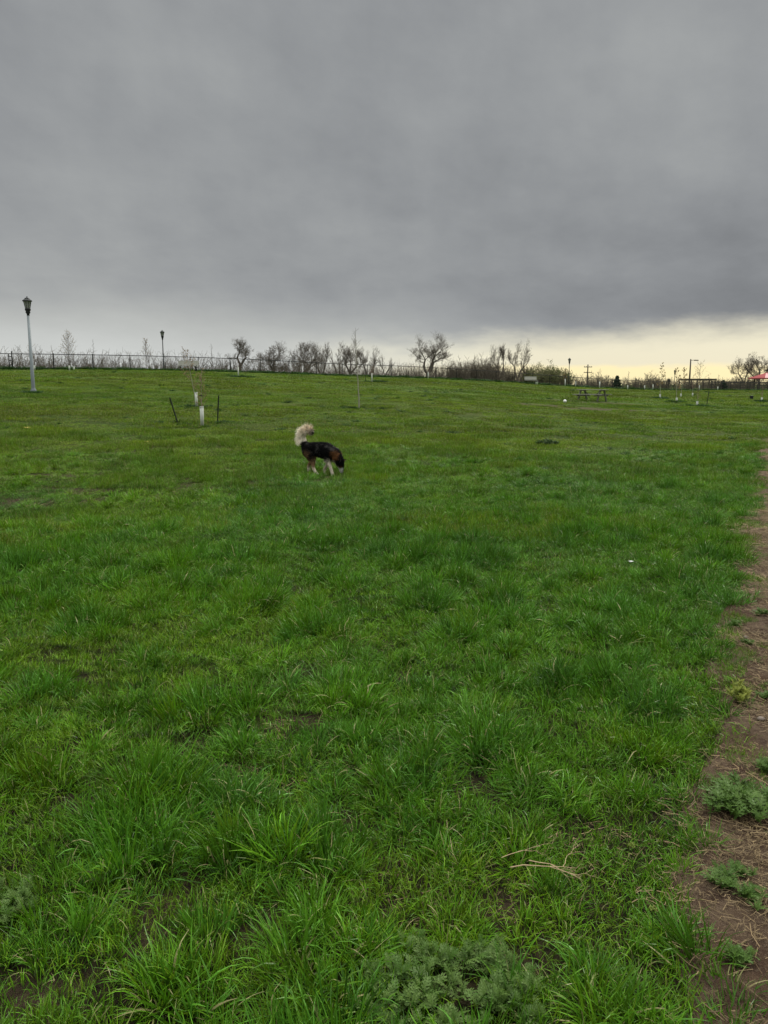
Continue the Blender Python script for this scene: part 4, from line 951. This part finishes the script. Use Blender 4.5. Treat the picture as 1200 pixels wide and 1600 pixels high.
# ------------------------------------------------------------------ shelters
P = at(1234, 142); Kp = P.y/F; t = thing('park_shelter', 'open picnic shelter with a red hipped roof at the right edge', 'shelter', P); ez = zrow(P, 590.5)-P.z; rz_ = zrow(P, 582.5)-P.z; wx = 52*Kp; wy = 3.2
b = MB(); ix = wx-14*Kp; b.v = [(-wx, -wy, ez), (wx, -wy, ez), (wx, wy, ez), (-wx, wy, ez), (-ix, 0, rz_), (ix, 0, rz_), (-wx, -wy, ez-.18), (wx, -wy, ez-.18), (wx, wy, ez-.18), (-wx, wy, ez-.18)]
b.f = [(0, 1, 5, 4), (1, 2, 5), (2, 3, 4, 5), (3, 0, 4), (6, 7, 1, 0), (7, 8, 2, 1), (8, 9, 3, 2), (9, 6, 0, 3), (9, 8, 7, 6)]
rf = b.obj('roof', M['red'], t)
b = MB(); b.tube((-ix, 0, rz_+.01), (ix, 0, rz_+.01), .07, n=6)
for k in range(40):
    x = -ix+2*ix*k/39; b.box(((x+x)/2, -wy/2, (ez+rz_)/2+.02), (.03, math.hypot(wy, rz_-ez), .03), Matrix.Rotation(math.atan2(rz_-ez, wy), 3, 'X'))
b.obj('ridge', M['red'], rf)
for x in (-wx+.9, -wx/3, wx/3, wx-.9):
    for y in (-wy+.5, wy-.5): MB().box((x, y, ez/2-.1), (.2, .2, ez)).obj('post', M['darkwood'], t)
P = at(1089, 150); Kp = P.y/F; t = thing('pergola', 'low dark post-and-beam structure behind the fence right of the tall light pole', 'pergola', P); zt = zrow(P, 594)-P.z; hw = 23*Kp
for i in range(6):
    for y in (-1.5, 1.5): MB().box((-hw+2*hw*i/5, y, zt/2-.1), (.15, .15, zt)).obj('post', M['darkwood'], t)
b = MB(); [b.box((0, y, zt+.02), (2*hw+.6, .12, .2)) for y in (-1.5, 1.5)]; b.obj('beam', M['darkwood'], t); b = MB(); [b.box((-hw+2*hw*i/11, 0, zt+.2), (.09, 3.8, .14)) for i in range(12)]; b.obj('rafters', M['darkwood'], t)

# ------------------------------------------------------------------ dog
def dog():
    P0 = place(501, 744); rz = math.radians(-30)
    # local x of the picture's column 500 at 13.4 m: x=0
    t = thing('dog', 'black tan and cream husky-like dog with a curled bushy tail sniffing the grass', 'dog', P0+Vector((0, .17, -.012)), rz)
    J = {}; E = []
    def j(n, p, r, parent=None):
        J[n] = (Vector(p), r, len(J))
        if parent: E.append((J[parent][2], J[n][2]))
    j('pelvis', (-.24, 0, .475), .088); j('loin', (-.13, 0, .47), .090, 'pelvis'); j('ribs', (0, 0, .455), .110, 'loin'); j('chest', (.12, 0, .44), .122, 'ribs'); j('should', (.215, 0, .445), .105, 'chest')
    j('neck', (.295, 0, .405), .086, 'should'); j('neck2', (.345, 0, .33), .080, 'neck'); j('skull', (.378, 0, .245), .079, 'neck2'); j('brow', (.396, 0, .195), .065, 'skull')
    j('stop', (.410, 0, .150), .043, 'brow'); j('muz', (.412, 0, .105), .030, 'stop'); j('nose', (.416, 0, .065), .024, 'muz')
    j('rump', (-.315, 0, .50), .062, 'pelvis')
    j('t1', (-.345, 0, .565), .046, 'rump'); j('t2', (-.378, 0, .64), .042, 't1'); j('t3', (-.368, 0, .715), .040, 't2'); j('t4', (-.31, 0, .76), .036, 't3'); j('t5', (-.24, 0, .765), .034, 't4'); j('t6', (-.185, 0, .725), .022, 't5')
    def leg(s, y, pts, root):
        pr = root
        for i, (x, z, r, yy) in enumerate(pts): j('%s%d' % (s, i), (x, y+yy, z), r, pr); pr = '%s%d' % (s, i)
    leg('fr', -.075, [(.215, .37, .068, 0), (.185, .28, .040, 0), (.225, .20, .026, 0), (.262, .115, .021, 0), (.285, .035, .022, 0), (.322, .016, .020, 0)], 'should')
    leg('fl', .075, [(.20, .37, .066, 0), (.140, .28, .040, 0), (.075, .20, .026, 0), (.012, .115, .021, 0), (.010, .035, .022, 0), (.048, .016, .020, 0)], 'should')
    leg('rr', -.075, [(-.215, .40, .078, 0), (-.125, .300, .052, 0), (-.115, .22, .034, 0), (-.120, .145, .023, 0), (-.055, .045, .021, 0), (-.010, .016, .021, 0)], 'pelvis')
    leg('rl', .075, [(-.245, .40, .078, 0), (-.215, .300, .052, 0), (-.265, .22, .034, 0), (-.325, .155, .023, 0), (-.315, .045, .021, 0), (-.275, .016, .021, 0)], 'pelvis')
    me = bpy.data.meshes.new('dog_cage'); me.from_pydata([tuple(v[0]) for v in J.values()], E, []); o = bpy.data.objects.new('dog_cage', me); COL.objects.link(o)
    sk = o.modifiers.new('s', 'SKIN'); sk.use_smooth_shade = True
    if not me.skin_vertices: return
    flat = {'chest': 1.15, 'ribs': 1.1}
    for (nme, (p_, r_, i)) in J.items():
        kx, ky = (r_, r_)
        if nme in ('loin', 'ribs', 'chest', 'pelvis', 'should'): kx, ky = r_*.88, r_*1.08
        kx *= 1.10; ky *= 1.10; me.skin_vertices[0].data[i].radius = (kx, ky); me.skin_vertices[0].data[i].use_root = (i == 0)
    sb = o.modifiers.new('sub', 'SUBSURF'); sb.levels = 2; sb.render_levels = 2
    dg = bpy.context.evaluated_depsgraph_get(); dg.update(); bmh = bpy.data.meshes.new_from_object(o.evaluated_get(dg), depsgraph=dg)
    bpy.data.objects.remove(o); bmh.name = 'dog_body'
    n = len(bmh.vertices); co = np.zeros(n*3); bmh.vertices.foreach_get('co', co); co = co.reshape(-1, 3)
    def nz(p, f, s): return vn(p[:, 0]*f+p[:, 2]*f*.7, p[:, 2]*f+p[:, 1]*f, s)
    def colour(p):
        x, y, z = p.T; c = np.zeros((len(p), 3)); c[:] = (.0045, .0042, .0042)
        nn = nz(p, 22, 3); body = (z > .30)
        c = c+(np.array((.15, .14, .13))*sm(nn, .66, .95)[:, None]*.5)*((z > .38)[:, None])           # grey flecks
        tan = np.array((.27, .165, .085)); cream = np.array((.70, .62, .50)); rust = np.array((.20, .088, .034)); whi = np.array((.74, .72, .68))
        def put(c, col, m): m = np.clip(m, 0, 1)[:, None]; return c*(1-m)+col*m
        leg_ = 1-sm(z+.06*(nn-.5), .25, .33)
        c = put(c, tan*1.35, leg_*(x < -.05)); c = put(c, cream*1.15, leg_*(x >= -.05)*(x < .335))
        c = put(c, cream*1.25, (1-sm(z, .07, .20))*(x < .36))
        c = put(c, cream*.8, sm(-x, .0, .04)*0)
        c = put(c, tan*1.25, np.exp(-((x+.20)/.04)**2-((z-.36)/.06)**2)*.8*(np.abs(y) > .03)*(nn*.8+.4))
        c = put(c, rust*(.5+.9*nn[:, None]), sm(x+.05*(nn-.5), .255, .31)*(1-sm(x, .37, .41))*sm(z, .29, .33)*(1-sm(z, .41, .47))*sm(np.abs(y), .02, .05)*.9)
        c = put(c, cream, (1-sm(np.abs(y), .03, .06))*sm(x, .22, .26)*(1-sm(x, .30, .33))*(1-sm(z, .30, .36))*sm(z, .22, .26))
        hd = (x > .335)&(z < .30)
        c = put(c, np.array((.005, .0045, .0045)), hd*1.0)
        muz = hd*(1-sm(z, .145, .165))*sm(z, .055, .07)
        c = put(c, whi, muz*sm(np.abs(y), .006, .014)); c = put(c, whi, hd*(x < .392)*(z < .185))
        c = put(c, rust*.6, hd*np.exp(-((z-.175)/.012)**2-((np.abs(y)-.045)/.014)**2))
        tl = (x < -.10)&(z > .565)
        edge = sm(nn, .3, .7)
        c = put(c, cream*1.6, tl*1.0); c = put(c, tan*1.7, tl*(x > -.33)*sm(z, .64, .70)*(.25+.4*edge)); c = put(c, np.array((.02, .016, .014)), tl*np.clip(sm(x, -.215, -.19)+(1-sm(z-.25*(x+.345), .565, .60)), 0, 1))
        return c
    a = bmh.attributes.new('fur_colour', 'FLOAT_COLOR', 'POINT'); cc = np.ones((n, 4), np.float32); cc[:, :3] = colour(co); a.data.foreach_set('color', cc.ravel())
    tm = NT('dog_fur'); fc = tm.attr('fur_colour').outputs['Color']; nn = tm.noise(60, 3); fm = tm.fin(tm.mix(tm.math('MULTIPLY', nn, .35), fc, (.004, .004, .004)), .9, 0, tm.bump(nn, .004), .06)
    bmh.materials.clear(); bmh.materials.append(fm); body = link('body', bmh, t)
    # fur: short tapered strands lying tailwards
    bmh.calc_loop_triangles(); tri = np.zeros(len(bmh.loop_triangles)*3, np.int32); bmh.loop_triangles.foreach_get('vertices', tri); tri = tri.reshape(-1, 3)
    A, B, C_ = co[tri[:, 0]], co[tri[:, 1]], co[tri[:, 2]]; nr = np.cross(B-A, C_-A); ar = np.linalg.norm(nr, axis=1)+1e-9; nr = nr/ar[:, None]
    cen = (A+B+C_)/3; wt = ar*np.where((cen[:, 0] < -.1)&(cen[:, 2] > .6), 3.0, 1.0); rg = np.random.default_rng(3); m_ = 26000
    pk = rg.choice(len(tri), m_, p=wt/wt.sum()); r1, r2 = np.sqrt(rg.random(m_)), rg.random(m_); p = A[pk]*(1-r1)[:, None]+B[pk]*(r1*(1-r2))[:, None]+C_[pk]*(r1*r2)[:, None]; nrm = nr[pk]
    x, y, z = p.T; tail = (x < -.10)&(z > .575); headm = (x > .335)&(z < .30); leglow = (z < .27)&~headm
    flow = np.tile(np.array((-.75, 0, -.45)), (m_, 1)); flow[leglow] = (-.15, 0, -1); flow[headm] = (-.15, 0, .9); flow[(x > .235)&~headm&~leglow] = (-.3, 0, -.75)
    out = (x+.30); tx = -.29; rad = np.stack([x-(-.26), np.zeros(m_), z-.63], -1); rad /= np.linalg.norm(rad, axis=1)[:, None]
    flow[tail] = rad[tail]*1.0+np.array((-.30, 0, -.95)); 
    ln = .036+.018*rg.random(m_); ln[leglow] = .014; ln[headm] = .010; ln[(z > .27)&(z < .42)&(x < -.15)] = .045; ln[(x > .2)&(x < .36)&(z > .28)] = .034
    inner = ((rad*nrm).sum(1) < -.2); ln[tail] = .125*(.35+.9*rg.random(tail.sum())); ln[tail & inner] = .025; ln[tail & (x > -.24)] = .045
    d = nrm*.45+flow*.75+rg.normal(0, 1, (m_, 3))*np.where(tail, .26, .18)[:, None]; d /= np.linalg.norm(d, axis=1)[:, None]
    w = np.cross(d, nrm); w /= np.linalg.norm(w, axis=1)[:, None]+1e-9; wd = np.where(tail, .0028, .0030)[:, None]
    dn = np.array((0, 0, -1.0)); m1 = p+d*(ln*.55)[:, None]; d2 = d+dn*.35*tail[:, None]+flow*.25; d2 /= np.linalg.norm(d2, axis=1)[:, None]; tip = m1+d2*(ln*.45)[:, None]
    zmin = .004; VV = np.stack([p-w*wd, p+w*wd, m1+w*wd*.7, m1-w*wd*.7, tip], 1); VV[:, :, 2] = np.maximum(VV[:, :, 2], zmin); VV = VV.reshape(-1, 3)
    k = np.arange(m_)[:, None]*5; Qf = np.concatenate([k+np.array([[0, 1, 2]]), k+np.array([[0, 2, 3]]), k+np.array([[3, 2, 4]])], 1).reshape(-1, 3)
    cf = colour(p+rg.normal(0, .012, (m_, 3)))*(.6+.8*rg.random((m_, 1))); cf = np.repeat(cf, 5, 0)
    link('fur', npmesh('fur', VV, Qf, fm, {'fur_colour': cf}), body)
    # head details
    dk = simple('dog_black', (.010, .009, .009), .35, spec=.5); pinkm = simple('ear_inner', (.22, .12, .10), .8)
    for s in (-1, 1):
        b = MB(); base = Vector((.400, s*.045, .262)); tip = Vector((.468, s*.086, .305)); ax = Vector((.2, s*.6, -.75)).normalized(); n_ = Vector((.75, s*.2, -.2)).normalized()
        b.v = [tuple(base+ax*.036), tuple(base-ax*.036), tuple(base+n_*-.018+ax*.0), tuple(tip), tuple(base+n_*.012)]; b.f = [(0, 2, 3), (2, 1, 3), (1, 4, 3), (4, 0, 3), (0, 4, 1, 2)]
        e = b.obj('ear', dk, body); b = MB(); b.v = [tuple(base+ax*.016+n_*.012), tuple(base-ax*.016+n_*.012), tuple(base.lerp(tip, .75)+n_*.010)]; b.v += [tuple(Vector(v)-n_*.003) for v in b.v]; b.f = [(0, 1, 2), (5, 4, 3), (0, 3, 4, 1), (1, 4, 5, 2), (2, 5, 3, 0)]; b.obj('ear_inner', pinkm, e)
        b = MB(); b.lathe([(.001, -.008), (.006, -.005), (.008, 0), (.006, .005), (.001, .008)], 10, (.437, s*.030, .168)); b.obj('eye', dk, body, True)
    b = MB(); b.lathe([(.002, -.012), (.012, -.008), (.015, 0), (.012, .008), (.002, .012)], 12, (.422, 0, .050)); b.obj('nose', dk, body, True)
dog()
